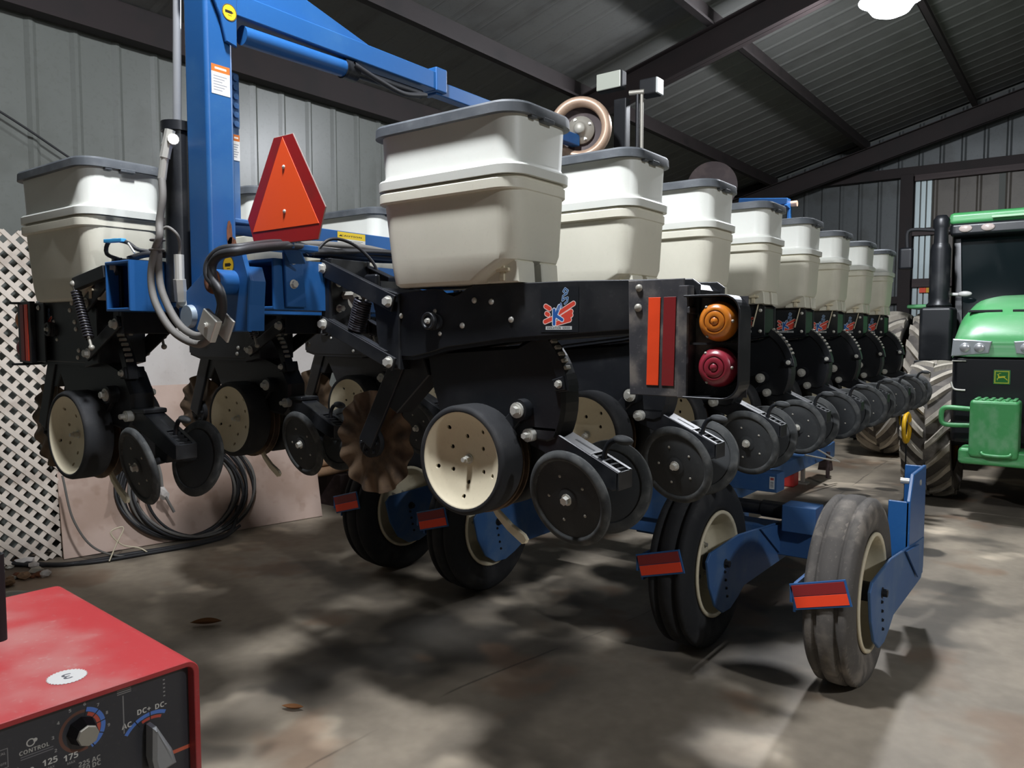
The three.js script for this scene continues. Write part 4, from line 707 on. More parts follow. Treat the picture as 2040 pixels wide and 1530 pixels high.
{
  const zf = 0;
  const t = thing('tail_light_panel', 'black panel with orange-red strip and edge-on lamps in front of the lattice', 'light panel', [-3.80, 0, -1.47]); bases.set(t, [-3.80, 0, 0]); t.rotation.y = -0.06;
  const pl = part(t, 'panel', [box(-3.93, -3.70, 1.475, 1.735, zf - 0.03, zf - 0.022, 0.003), box(-3.96, -3.80, 1.47, 1.745, zf - 0.022, zf, 0.003)], M.blackPaint, { uv: 2 });
  part(pl, 'reflector', box(-3.868, -3.828, 1.478, 1.732, zf, zf + 0.0025, 0.0008), M.reflBright, { label: 'bright orange-red reflective strip' });
  part(pl, 'reflector', box(-3.925, -3.88, 1.478, 1.732, zf, zf + 0.0025, 0.0008), M.reflRed, { label: 'dull red reflective strip' });
  part(pl, 'bolt', [domeZ(-3.755, 1.715, zf - 0.02, 0.011)], M.zinc);
  const tw = (g) => g.translate(3.955, 0, 0).rotateY(-0.95).translate(-3.955, 0, 0);
  part(t, 'guard', [box(-4.09, -3.94, 1.735, 1.745, zf - 0.03, zf + 0.03, 0.003), box(-4.09, -3.94, 1.455, 1.465, zf - 0.03, zf + 0.03, 0.003), box(-4.10, -4.09, 1.455, 1.745, zf - 0.03, zf + 0.0, 0.003), box(-4.09, -3.94, 1.46, 1.74, zf - 0.03, zf - 0.025, 0)].map(tw), M.blackPaint, { uv: 2 });
  part(t, 'lens', tw(lampLens(-4.02, 1.665, zf - 0.0)), M.amber, { label: 'round amber lens' });
  part(t, 'lens', tw(lampLens(-4.02, 1.535, zf - 0.0)), M.redLens, { label: 'round dark red lens' });
}

// ------------------------------------------------------------------ welder in the corner
{
  const W = thing('welding_machine', 'red welding machine with black control panel and round number sticker', 'welder', [-1.9, 0, -0.66]);
  bases.set(W, [0, 0, 0]); W.position.set(-1.523, 0, -0.895); W.rotation.y = -0.065;
  // own space: front face looks to +x at x = 0, right top edge at z = 0 running to -x, body spreads to +z
  const D = 0.76, Wd = 0.5, T = 0.9;
  M.weldRed = std(0xffffff, 0.42, 0, { map: dusty([176, 56, 58], [178, 132, 126], 0.72, 4) });
  const r = 0.028, top = [[0, T - 0.42], [0, T - r], ...arcPts(r, T - r, r, PI, PI / 2, 6), ...arcPts(Wd - r, T - r, r, PI / 2, 0, 6), [Wd, T - 0.42]];
  const inner = [[Wd - 0.012, T - 0.42], ...arcPts(Wd - r, T - r, r - 0.012, 0, PI / 2, 6), ...arcPts(r, T - r, r - 0.012, PI / 2, PI, 6), [0.012, T - 0.42]];
  const hood = plateX([...top, ...inner], -D, 0.0, 0.0015);
  const cs = part(W, 'case', [hood], M.weldRed, { uv: 1.2 });
  part(W, 'side_panel', [box(-D, -0.02, 0.12, T - 0.415, 0.002, 0.014, 0.002), box(-D, -0.02, 0.12, T - 0.415, Wd - 0.014, Wd - 0.002, 0.002), box(-D, -D + 0.01, 0.12, T - 0.02, 0.012, Wd - 0.012, 0)], M.weldRed, { uv: 1.2 });
  part(W, 'undercarriage', [box(-D, 0.02, 0.09, 0.13, 0.01, Wd - 0.01), rod(V(-D + 0.12, 0.1, -0.03), V(-D + 0.12, 0.1, Wd + 0.03), 0.012), ...[-0.02, Wd - 0.03].flatMap((z) => [rod(V(-D + 0.12, 0.1, z), V(-D + 0.12, 0.1, z + 0.05), 0.1, 24), rod(V(-0.1, 0.06, z + 0.02), V(-0.1, 0.06, z + 0.05), 0.06, 20)])], M.blackDull);
  // control panel print
  const PW = 0.476, PH = 0.72, PK = 0.78;
  const panelTex = canvasTex(1024, 1536, (c, w, h) => {
    const S = w / PW * PK;   // px per metre; x to the right as seen from the front is -z
    c.fillStyle = '#3a3b40'; c.fillRect(0, 0, w, h);
    let sd = 77; const rn = () => { sd = (sd * 1664525 + 1013904223) >>> 0; return sd / 4294967296; };
    for (let i = 0; i < 900; i++) { c.fillStyle = `rgba(150,140,130,${0.02 + rn() * 0.05})`; const q = 2 + rn() * 14; c.fillRect(rn() * w, rn() * h, q, q * (0.5 + rn())); }
    const X = (m) => w - m * S, Y = (m) => m * S;   // metres from the right edge and from the top
    const arc = (mx, my, r, a0, a1, lw, col) => { c.strokeStyle = col; c.lineWidth = lw * S; c.beginPath(); c.arc(X(mx), Y(my), r * S, a0, a1); c.stroke(); };
    const txt = (s, mx, my, px, col = '#d9d7d0', wt = 'bold') => { c.fillStyle = col; c.font = `${wt} ${px}px sans-serif`; c.textAlign = 'center'; c.textBaseline = 'middle'; c.fillText(s, X(mx), Y(my)); };
    // output control dial
    arc(0.278, 0.082, 0.052, -1.35, 1.15, 0.011, '#5b86d8'); arc(0.278, 0.082, 0.041, -1.2, 1.05, 0.009, '#cf5a48'); arc(0.278, 0.082, 0.049, 1.3, 4.9, 0.008, '#6d4a3e');
    for (let i = 0; i < 5; i++) { const a = -1.35 + i * 0.6; c.strokeStyle = '#20242c'; c.lineWidth = 4; c.beginPath(); c.moveTo(X(0.278) + 0.036 * S * Math.cos(a), Y(0.082) + 0.036 * S * Math.sin(a)); c.lineTo(X(0.278) + 0.06 * S * Math.cos(a), Y(0.082) + 0.06 * S * Math.sin(a)); c.stroke(); }
    for (let i = 1; i <= 9; i++) { const a = 2.2 + (i - 1) * 0.53; txt(String(i), 0.278 - 0.066 * Math.cos(a), 0.082 + 0.066 * Math.sin(a), 20, '#a9a8a4'); }
    // polarity switch
    arc(0.103, 0.185, 0.082, -2.55, -1.1, 0.010, '#5b86d8'); arc(0.103, 0.185, 0.070, -1.95, -1.2, 0.008, '#cf5a48');
    for (const a of [-2.1, -1.62]) { c.strokeStyle = '#20242c'; c.lineWidth = 4; c.beginPath(); c.moveTo(X(0.103) + 0.064 * S * Math.cos(a), Y(0.185) + 0.064 * S * Math.sin(a)); c.lineTo(X(0.103) + 0.09 * S * Math.cos(a), Y(0.185) + 0.09 * S * Math.sin(a)); c.stroke(); }
    txt('AC', 0.168, 0.112, 34); txt('DC+', 0.123, 0.088, 34); txt('DC-', 0.078, 0.09, 34);
    // current range dial
    arc(0.36, 0.27, 0.105, -2.75, -0.4, 0.02, '#5b86d8');
    for (const a of [-2.15, -1.65, -1.1, -0.75]) { c.strokeStyle = '#20242c'; c.lineWidth = 5; c.beginPath(); c.moveTo(X(0.36) + 0.09 * S * Math.cos(a), Y(0.27) + 0.09 * S * Math.sin(a)); c.lineTo(X(0.36) + 0.12 * S * Math.cos(a), Y(0.27) + 0.12 * S * Math.sin(a)); c.stroke(); }
    txt('90', 0.398, 0.135, 36); txt('MAX', 0.398, 0.15, 15, '#9b9a96'); txt('125', 0.352, 0.13, 36); txt('MAX', 0.352, 0.145, 15, '#9b9a96'); txt('175', 0.305, 0.138, 36); txt('MAX', 0.305, 0.153, 15, '#9b9a96'); txt('225 AC', 0.262, 0.168, 28, '#b4b2ac'); txt('250 DC', 0.262, 0.182, 28, '#b4b2ac'); txt('60', 0.445, 0.15, 36);
    txt('CONTROL', 0.385, 0.085, 24, '#b9b7b0'); c.strokeStyle = '#c4c2bc'; c.lineWidth = 5; c.beginPath(); c.arc(X(0.392), Y(0.066), 14, 0, 7); c.stroke(); c.fillStyle = '#c4c2bc'; c.beginPath(); c.arc(X(0.382), Y(0.063), 8, 0, 7); c.fill();
    c.fillStyle = '#77777a'; for (let i = 0; i < 2; i++) c.fillRect(X(0.415), Y(0.094 + i * 0.006), 120, 4);
    c.strokeStyle = '#8a8a8a'; c.lineWidth = 3; c.strokeRect(X(0.475), Y(0.06), 0.034 * S, 0.045 * S); c.strokeRect(X(0.176), Y(0.03), 2, 0.1 * S);
    txt('LOCAL', 0.458, 0.07, 14, '#9a9a98'); txt('REMOTE', 0.458, 0.095, 12, '#9a9a98');
    for (let i = 0; i < 5; i++) { c.fillStyle = '#9a9a98'; c.fillRect(X(0.07), Y(0.022 + i * 0.011), 9, 6); }
    c.fillStyle = '#d2694e'; c.save(); c.translate(X(0.03), Y(0.235)); c.fillRect(-60, -9, 130, 18); c.restore();
    for (let i = 0; i < 3; i++) { c.fillStyle = '#8e8d8a'; c.fillRect(X(0.19 - i * 0.0), Y(0.012 + i * 0.005), 60, 4); }
  });
  const face = new THREE.PlaneGeometry(PW, PH).rotateY(PI / 2).translate(-0.028, T - 0.016 - PH / 2, 0.012 + PW / 2);
  const cp = part(W, 'control_panel', [face, box(-0.034, -0.029, T - 0.736, T - 0.016, 0.012, 0.012 + PW, 0)].slice(0, 1), std(0xffffff, 0.35, 0, { map: panelTex }), { label: 'black control panel with blue and red scales' });
  part(W, 'panel_plate', box(-0.036, -0.0295, T - 0.74, T - 0.014, 0.012, 0.012 + PW, 0), M.blackDull);
  const zc = (m) => 0.012 + m * PK, yc = (m) => T - 0.016 - m * PK;
  const kb = part(W, 'output_knob', [creased(new THREE.CylinderGeometry(0.021, 0.028, 0.03, 8).rotateZ(-PI / 2).translate(-0.012, yc(0.082), zc(0.278)), 0.3)], M.blackDull);
  part(kb, 'knob_cap', [creased(new THREE.CylinderGeometry(0.019, 0.021, 0.004, 8).rotateZ(-PI / 2).translate(0.005, yc(0.082), zc(0.278)), 0.3)], M.zincDull);
  part(W, 'selector_knob', [plateX([[0.022, -0.05], [-0.022, -0.05], [-0.021, -0.015], [-0.004, 0.05], [0.004, 0.05], [0.021, -0.015]].map(([a, b]) => [a, b]), -0.028, 0.016, 0.007).rotateX(0.22).translate(0, yc(0.185), zc(0.103))], std(0x9a9c9e, 0.4, 0.2));
  part(W, 'range_knob', [creased(new THREE.CylinderGeometry(0.06, 0.075, 0.04, 24).rotateZ(-PI / 2).translate(-0.01, yc(0.27), zc(0.36)), 0.3), box(-0.01, 0.03, yc(0.27) - 0.01, yc(0.19), zc(0.353), zc(0.367), 0.004)], M.blackDull);
  const stTex = canvasTex(128, 128, (c) => { c.fillStyle = '#c9c7c3'; c.fillRect(0, 0, 128, 128); c.save(); c.translate(64, 64); c.rotate(PI / 2 + 0.1); c.fillStyle = '#56565a'; c.font = 'bold 62px sans-serif'; c.textAlign = 'center'; c.textBaseline = 'middle'; c.fillText('3', 0, 2); c.restore(); });
  const star = new THREE.Shape(Array.from({ length: 64 }, (_, i) => { const a = i / 64 * 2 * PI, q = i % 2 ? 0.0345 : 0.038; return new THREE.Vector2(q * Math.cos(a), q * Math.sin(a)); }));
  const sg = new THREE.ShapeGeometry(star); { const p = sg.attributes.position, u = sg.attributes.uv; for (let i = 0; i < p.count; i++) u.setXY(i, p.getX(i) / 0.076 + 0.5, p.getY(i) / 0.076 + 0.5); }
  part(cs, 'number_sticker', sg.rotateX(-PI / 2).translate(-0.115, T + 0.0008, 0.222), std(0xffffff, 0.45, 0, { map: stTex }), { label: 'white serrated round sticker with a 3' });
  part(cs, 'handle_post', [rod(V(-0.44, T - 0.01, 0.25), V(-0.44, T + 0.2, 0.25), 0.016), hose([[-0.44, T + 0.19, 0.25], [-0.43, T + 0.22, 0.28], [-0.43, T + 0.225, 0.40]], 0.016, 12)], M.blackDull);
}

// ------------------------------------------------------------------ along the left wall
{ // lattice panel leaning on the wall: every slat its own piece
  const Wd = 1.36, Ht = 2.32, lean = 0.13, t = thing('lattice_panel', 'white diagonal garden lattice panel leaning on the left wall', 'lattice', [-5.74, 0, -2.06]);
  bases.set(t, [0, 0, 0]); t.rotation.set(0, 0, 0); t.position.set(-5.87, 0.0, -2.06);
  const ang = Math.atan2(0.13, Ht);
  const pitch = 0.108, sw = 0.043, th = 0.007;
  const clip = (c, s) => {   // line y = s*z + c clipped to the panel
    const z0 = -Wd / 2, z1 = Wd / 2; let a = z0, b = z1;
    const za = (0 - c) / s, zb = (Ht - c) / s, lo = Math.min(za, zb), hi = Math.max(za, zb);
    a = Math.max(a, lo); b = Math.min(b, hi); return b - a > 0.03 ? [[a, s * a + c], [b, s * b + c]] : null;
  };
  const step = pitch * 1.0;
  for (const [s, off] of [[1, 0.004], [-1, -0.004]]) for (let c = -Wd; c < Ht + Wd; c += step) {
    const e = clip(c, s); if (!e) continue;
    const [p, q] = e, d = Math.hypot(q[0] - p[0], q[1] - p[1]), ux = (q[0] - p[0]) / d, uy = (q[1] - p[1]) / d, hx = -uy * sw / 2, hy = ux * sw / 2;
    const pts = [[p[0] + hx, p[1] + hy], [p[0] - hx, p[1] - hy], [q[0] - hx, q[1] - hy], [q[0] + hx, q[1] + hy]].map(([z, y]) => [clamp(z, -Wd / 2, Wd / 2), clamp(y, 0, Ht)]);
    part(t, 'slat', plateX(pts, off - th / 2, off + th / 2, 0).rotateZ(ang), M.lattice, { uv: 2 });
  }
}
M.plyPink = std(0xffffff, 0.8, 0, { map: dataTex(512, (u, v) => { const n = tfbm(u, v, 5, 5), g = tfbm(u * 1, v, 4, 3), s = tfbm(u + 0.3, v + 0.1, 24, 3); const k = 0.5 * smooth(0.4, 0.75, n) + 0.25 * smooth(0.55, 0.8, s); return [196 - 42 * k, 172 - 46 * k, 158 - 50 * k]; }) });
M.boardWhite = std(0xffffff, 0.7, 0, { map: dusty([206, 200, 194], [170, 160, 152], 0.5, 4) });
solo('plywood_sheet', 'pinkish-tan plywood sheet standing on its long edge against the wall', 'plywood', (() => { const g = box(-0.009, 0.009, 0, 1.22, -1.0, 1.0, 0.002).rotateZ(0.22).rotateY(-0.21).translate(-5.575, 0.003, -3.37); return g; })(), M.plyPink, [-5.56, 0, -3.42], null, { uv: 0.6 });
solo('white_board', 'off-white board standing upright behind the plywood sheet', 'board', box(-6.02, -6.005, 0, 1.72, -4.85, -2.95, 0.002), M.boardWhite, [-6.01, 0, -3.9], null, { uv: 0.6 });
solo('plywood_sheet', 'small pinkish board leaning past the stacked fence posts', 'plywood', box(-0.009, 0.009, 0, 0.62, -0.45, 0.45, 0.002).rotateZ(0.22).rotateY(0.1).translate(-5.32, 0.003, -5.35), M.plyPink, [-5.32, 0, -5.3], null, { uv: 0.6 });
for (let k = 0; k < 7; k++) {
  const r = 0.042, row = k < 4 ? 0 : 1, x = -5.86 + (row ? 0.045 : 0) + (k - (row ? 4 : 0)) * 0.09, y = 0.30 + r + row * 0.078;
  solo('fence_post', 'round brown wooden fence post in the stack by the wall', 'fence post', [rod(V(x, y, -4.45 + rr(-0.05, 0.05)), V(x, y, -6.6), r, 12)], M.wood, [x, y - r, -5.5], 'stacked fence posts', { uv: 1 });
}
for (const z of [-4.75, -6.2]) solo('timber_bearer', 'dark timber bearer under the stacked fence posts', 'timber', box(-5.95, -5.5, 0, 0.30, z - 0.08, z + 0.08), M.steelDark, [-5.72, 0, z], 'bearers under the fence posts');
// cables: floor runs and upright coils
const cable = (label, pts, r, m, n = 80, name = 'cable', grp) => solo(name, label, 'cable', hose(pts, r, n, 6), m, pts[0].map((q, i) => (i === 1 ? 0 : q)), grp);
cable('thick black cable snaking over the floor along the plywood', [[-6.0, 0.05, -1.9], [-5.85, 0.02, -2.15], [-5.6, 0.016, -2.33], [-5.5, 0.016, -2.7], [-5.42, 0.016, -3.0], [-5.40, 0.016, -3.3], [-5.44, 0.03, -3.5], [-5.52, 0.2, -3.62]], 0.016, M.hoseBlack, 60);
cable('second black cable lying beside the first on the floor', [[-6.0, 0.05, -2.0], [-5.75, 0.014, -2.2], [-5.52, 0.014, -2.45], [-5.42, 0.014, -2.8], [-5.36, 0.014, -3.1], [-5.38, 0.014, -3.4], [-5.44, 0.06, -3.58]], 0.013, M.hoseBlack, 60);
cable('thin cream wire curling up from the floor cables', [[-5.45, 0.012, -2.55], [-5.48, 0.12, -2.62], [-5.5, 0.22, -2.68], [-5.52, 0.20, -2.60], [-5.49, 0.10, -2.66], [-5.47, 0.05, -2.78], [-5.42, 0.012, -2.82]], 0.005, M.rim, 50, 'wire');
cable('grey cable dropping down the lattice edge to the floor', [[-5.68, 0.62, -2.36], [-5.62, 0.3, -2.40], [-5.55, 0.1, -2.5], [-5.46, 0.012, -2.68], [-5.40, 0.012, -2.9]], 0.008, M.hose, 40);
const coil = thing('cable_coil', 'thick coil of black cable leaning against the plywood sheet', 'cable', [-5.55, 0, -3.25]);
for (let k = 0; k < 12; k++) {   // coil leaning on the plywood
  const R = 0.37 + rr(-0.02, 0.03), cz = -3.22 + rr(-0.02, 0.02) - (k > 5 ? rr(0.03, 0.12) : 0), pts = [], ph = rr(0, 6);
  for (let i = 0; i <= 28; i++) { const a = ph + i / 28 * 2 * PI, y = R + R * 0.98 * Math.sin(a) + 0.012, z = cz + R * 1.12 * Math.cos(a); const wob = 0.012 * Math.sin(a * 3 + k); pts.push([-5.555 - 0.23 * y + wob + (z + 3.37) * -0.213 + k * 0.006, y + wob * 0.5, z]); }
  part(coil, 'loop', hose(pts, 0.0115, 90, 6), k % 4 === 3 ? M.hose : M.hoseBlack);
}
solo('cable_tail', 'short grey cable end hanging down the plywood', 'cable', [hose([[-5.76, 0.86, -2.86], [-5.70, 0.62, -2.90], [-5.62, 0.40, -2.86]], 0.013, 20)], M.hose, [-5.7, 0.4, -2.88]);
{ const t = thing('plug', 'white cloth-wrapped cable end hanging before the plywood', 'plug', [-5.58, 0.3, -3.02]); part(t, 'wrap', [new THREE.IcosahedronGeometry(0.055, 0).scale(0.5, 1.3, 0.75).rotateX(0.6).translate(-5.57, 0.40, -3.02)], M.boardWhite); part(t, 'lead', [hose([[-5.66, 0.72, -3.0], [-5.6, 0.55, -3.02], [-5.57, 0.42, -3.02], [-5.53, 0.25, -3.08]], 0.011, 24)], M.hose); }
cable('thin dark cable running slantwise down the ribbed wall', [[-6.06, 3.5, -1.4], [-6.05, 3.12, -2.2], [-6.05, 3.03, -2.38], [-6.05, 2.9, -2.62], [-6.05, 2.6, -3.2], [-6.05, 2.2, -3.9]], 0.008, M.hoseBlack, 40, 'wall_cable');
// litter heap under the lattice
for (let k = 0; k < 34; k++) {
  const x = -5.7 + rr(-0.28, 0.25), z = -2.0 + rr(-0.2, 0.25), s = rr(0.02, 0.055);
  solo('rubble_chip', 'brown and grey chip in the litter heap below the lattice', 'debris', new THREE.IcosahedronGeometry(s, 0).scale(1, 0.6, rr(0.7, 1.4)).rotateY(rr(0, 6)).translate(x, s * 0.5, z), [M.wood, M.rust, M.zincDull, M.boardWhite][k % 4], [x, 0, z], 'litter heap');
}
{ const t = thing('metal_fitting', 'grey cast pipe fitting lying behind the welding machine', 'fitting', [-4.9, 0, -1.78]); part(t, 'ring', new THREE.TorusGeometry(0.07, 0.026, 10, 24).rotateX(1.2).rotateZ(0.4).translate(-4.9, 0.08, -1.78), M.zincDull); part(t, 'stub', [rod(V(-4.85, 0.04, -1.8), V(-4.72, 0.06, -1.92), 0.03, 14), rod(V(-4.78, 0.03, -1.74), V(-4.7, 0.05, -1.84), 0.022, 6)], M.zinc); }
// dry leaves on the floor
for (const [x, z, ry, s, lb] of [[-3.85, -2.31, 0.8, 0.085, 'curled brown dry leaf on the floor behind the welding machine'], [-2.67, -1.99, 0.5, 0.05, 'small brown dry leaf on the floor beside the welding machine']]) {
  solo('dry_leaf', lb, 'leaf', grid(10, 4, (u, v) => { const l = (u - 0.5) * 2, w = (1 - l * l) * 0.36; const q = (v - 0.5) * 2; return [l * s, 0.006 + Math.abs(q) * w * s * 0.8 + 0.012 * l * l, q * w * s]; }).rotateY(ry).translate(x, 0, z), std(0x8a5c34, 0.8), [x, 0, z]);
}

// ------------------------------------------------------------------ tractor
{
  const T = thing('tractor', 'green tractor with black grille, yellow emblem and front weights facing the planter', 'tractor', [-0.635, 0, -9.6]);
  const cx = -0.635;
  // hood: lofted along z from nose to cab
  const sec = [   // z, half width, top y, shoulder y, bottom y
    [-7.86, 0.30, 1.52, 1.46, 1.40], [-7.88, 0.37, 1.60, 1.50, 1.40], [-8.0, 0.395, 1.72, 1.56, 1.38], [-8.3, 0.41, 1.86, 1.66, 1.36], [-8.8, 0.42, 1.95, 1.74, 1.36], [-9.6, 0.43, 2.0, 1.80, 1.36], [-10.0, 0.43, 2.02, 1.82, 1.36]];
  const hood = grid(24, sec.length - 1, (u, v) => {
    const s = sec[Math.round(v * (sec.length - 1))], a = PI * u, cxp = Math.cos(a), sy = Math.sin(a);
    const ex = Math.sign(cxp) * Math.pow(Math.abs(cxp), 0.45), ey = Math.pow(sy, 0.5);
    const y = s[4] + (s[2] - s[4]) * ey * (0.78 + 0.22 * sy);
    return [cx + s[1] * ex, y, s[0]];
  });
  const hd = part(T, 'hood', [hood, grid(24, 1, (u, v) => { const s = sec[0], a = PI * u, c = Math.cos(a), q = Math.sin(a); const ex = Math.sign(c) * Math.pow(Math.abs(c), 0.45), ey = Math.pow(q, 0.5); return v < 0.5 ? [cx + s[1] * ex, s[4] + (s[2] - s[4]) * ey * (0.78 + 0.22 * q), s[0]] : [cx + s[1] * ex * 0.9, s[4], s[0] + 0.01]; })], M.tracGreen);
  for (const s of [-1, 1]) part(hd, 'vent', box(cx + s * 0.04, cx + s * 0.30, 1.80, 1.822, -8.24, -8.16, 0.004).translate(0, -0.006, 0.0), M.blackDull);
  // grille and nose
  part(T, 'grille', [loftBox()], M.blackClean);
  function loftBox() { return box(cx - 0.385, cx + 0.385, 0.62, 1.42, -9.0, -7.90, 0.05); }
  for (const s of [-1, 1]) {
    const hl = part(T, 'headlight', [plateZ([[cx + s * 0.385, 1.40], [cx + s * 0.375, 1.555], [cx + s * 0.20, 1.545], [cx + s * 0.08, 1.535], [cx + s * 0.10, 1.43]].sort(() => 0), -7.9, -7.84, 0.008)], new THREE.MeshPhysicalMaterial({ color: 0xaab0b2, roughness: 0.25, metalness: 0.3, clearcoat: 1 }));
    for (const o of [0.28, 0.17]) part(hl, 'bulb', new THREE.SphereGeometry(0.042, 14, 10).scale(1, 1, 0.4).translate(cx + s * o, 1.48, -7.838), M.chrome);
    part(T, 'marker_bar', [hose([[cx + s * 0.38, 1.36, -7.88], [cx + s * 0.3, 1.36, -7.88], [cx + s * 0.3, 1.36, -7.88]], 0.006, 8), hose([[cx + s * 0.385, 1.17, -7.89], [cx + s * 0.36, 1.11, -7.885], [cx + s * 0.30, 1.10, -7.885], [cx + s * 0.27, 1.10, -7.885]], 0.009, 12)], M.zinc);
  }
  // emblem: leaping deer on a rounded green shield with yellow border
  const emb = canvasTex(128, 128, (c) => {
    c.fillStyle = '#14431e'; c.fillRect(0, 0, 128, 128); c.strokeStyle = '#a9b23a'; c.lineWidth = 10; c.strokeRect(8, 8, 112, 112); c.fillStyle = '#1f6a2c'; c.fillRect(14, 14, 100, 100);
    c.strokeStyle = '#d6c63a'; c.lineCap = 'round'; c.lineJoin = 'round';
    const st = (p, w) => { c.lineWidth = w; c.beginPath(); p.forEach(([x, y], i) => (i ? c.lineTo(x, y) : c.moveTo(x, y))); c.stroke(); };
    st([[40, 66], [84, 60]], 15); st([[40, 64], [36, 44], [28, 40]], 8); st([[36, 40], [44, 26], [56, 28]], 4); st([[42, 72], [26, 80], [30, 92]], 5); st([[80, 66], [98, 78], [108, 90]], 6); st([[84, 58], [94, 54]], 4);
  });
  part(T, 'emblem', [new THREE.PlaneGeometry(0.115, 0.115).translate(cx, 1.225, -7.886)], std(0xffffff, 0.35, 0, { map: emb }), { label: 'green and yellow square deer emblem' });
  part(T, 'emblem_plate', [box(cx - 0.062, cx + 0.062, 1.163, 1.287, -7.9, -7.888, 0.004)], M.tracGreen);
  // weight carrier
  const wt = part(T, 'front_weight', [box(cx - 0.20, cx + 0.16, 0.55, 1.04, -7.86, -7.58, 0.03), box(cx - 0.28, cx + 0.28, 0.48, 0.62, -7.9, -7.62, 0.03)], M.tracGreen);
  part(wt, 'handle', [hose([[cx - 0.1, 0.60, -7.575], [cx - 0.09, 0.585, -7.56], [cx + 0.1, 0.585, -7.56], [cx + 0.11, 0.60, -7.575]], 0.012, 20)], M.tracGreen);
  part(wt, 'ridge', Array.from({ length: 6 }, (_, i) => box(cx - 0.17 + i * 0.055, cx - 0.14 + i * 0.055, 1.035, 1.052, -7.85, -7.6, 0.008)), M.tracGreen);
  for (const s of [-1, 1]) part(T, 'bracket', [hose([[cx + s * 0.19, 0.95, -7.7], [cx + s * 0.40, 0.95, -7.7], [cx + s * 0.42, 0.93, -7.7], [cx + s * 0.42, 0.83, -7.7], [cx + s * 0.40, 0.81, -7.7], [cx + s * 0.19, 0.81, -7.7]], 0.022, 40)], M.tracGreen);
  part(T, 'chassis', [box(cx - 0.28, cx + 0.28, 0.55, 1.1, -11.4, -8.2, 0.04), box(cx - 0.5, cx + 0.5, 0.52, 0.74, -8.75, -8.5, 0.04)], M.blackDull);
  // tyres with lugs
  function agTyre(R, w, n) {
    const body = latheX([[R * 0.62, -w / 2 * 0.8], [R * 0.75, -w / 2 * 0.98], [R * 0.88, -w / 2], [R * 0.93, -w / 2 * 0.9], [R * 0.945, 0], [R * 0.93, w / 2 * 0.9], [R * 0.88, w / 2], [R * 0.75, w / 2 * 0.98], [R * 0.62, w / 2 * 0.8]], 48);
    const lugs = [];
    for (let i = 0; i < n; i++) for (const s of [-1, 1]) {
      const a0 = (i + (s > 0 ? 0.5 : 0)) / n * 2 * PI, K = 7, tri = [];
      const P3 = (t, e, h) => { const xx = s * (0.02 + t * 0.46) * w, a = a0 + t * 0.30 * (1 + 0.25 * t) * 0.9 + e * (0.042 + 0.022 * t), r = (h ? R * (1 - 0.05 * t * t * t) : R * 0.93 - 0.04 * t * t * R) ; return [xx + (t > 0.98 ? s * 0.02 * w : 0), -r * Math.sin(a) * -1, r * Math.cos(a)]; };
      for (let k = 0; k < K; k++) { const t0 = k / K, t1 = (k + 1) / K, q = (a, b, c, d) => tri.push(...a, ...b, ...c, ...a, ...c, ...d);
        q(P3(t0, -0.8, 1), P3(t1, -0.8, 1), P3(t1, 0.8, 1), P3(t0, 0.8, 1)); q(P3(t0, -1.5, 0), P3(t1, -1.5, 0), P3(t1, -0.8, 1), P3(t0, -0.8, 1)); q(P3(t0, 0.8, 1), P3(t1, 0.8, 1), P3(t1, 1.5, 0), P3(t0, 1.5, 0)); }
      { const q = (a, b, c, d) => tri.push(...a, ...b, ...c, ...a, ...c, ...d); q(P3(1, -1.5, 0), P3(1, 1.5, 0), P3(1, 0.8, 1), P3(1, -0.8, 1)); q(P3(0, -1.5, 0), P3(0, 1.5, 0), P3(0, 0.8, 1), P3(0, -0.8, 1)); }
      const g = new THREE.BufferGeometry(); g.setAttribute('position', new THREE.Float32BufferAttribute(tri, 3)); g.computeVertexNormals(); lugs.push(g);
    }
    return [body, merge(lugs)];
  }
  const [fb, fl] = agTyre(0.67, 0.42, 19);
  const [bb, bl] = agTyre(0.95, 0.50, 20);
  const wheel = (nm, x, y, z, body, lug, R) => { const w = part(T, nm, body.clone().translate(x, y, z), M.tyreDust, { uv: 1 }); part(w, 'tread_lugs', lug.clone().translate(x, y, z), M.lugDust, { uv: 1 }); const rim = part(w, 'rim', latheX([[0, 0.05], [R * 0.3, 0.05], [R * 0.5, -0.02], [R * 0.62, 0.12], [R * 0.64, 0.12], [R * 0.64, -0.16], [R * 0.5, -0.05], [0, 0.0]].reverse(), 32).scale(x < cx ? -1 : 1, 1, 1).translate(x, y, z), M.yellow); return w; };
  wheel('front_tyre', -1.235, 0.67, -8.62, fb, fl, 0.67); wheel('front_tyre', -0.035, 0.67, -8.62, fb, fl, 0.67);
  for (const [x] of [[-1.62], [-2.2], [0.35], [0.93]]) wheel('rear_tyre', x, 0.95, -11.3, bb, bl, 0.95);
  // cab
  part(T, 'cab_roof', [box(cx - 0.78, cx + 0.78, 2.86, 3.0, -11.9, -10.3, 0.05)], M.tracGreen);
  const vis = part(T, 'cab_visor', [box(cx - 0.76, cx + 0.76, 2.72, 2.87, -10.55, -10.25, 0.04)], M.blackClean);
  part(vis, 'cab_light', [-0.6, -0.38, 0.38, 0.6].map((o) => new THREE.SphereGeometry(0.06, 16, 10).scale(1.15, 0.7, 0.35).translate(cx + o, 2.80, -10.245)), new THREE.MeshPhysicalMaterial({ color: 0xb9aaa4, roughness: 0.2, clearcoat: 1 }));
  part(T, 'cab_trim', box(cx - 0.35, cx + 0.35, 2.90, 2.925, -10.27, -10.24, 0.006), std(0x9fc6a0, 0.4));
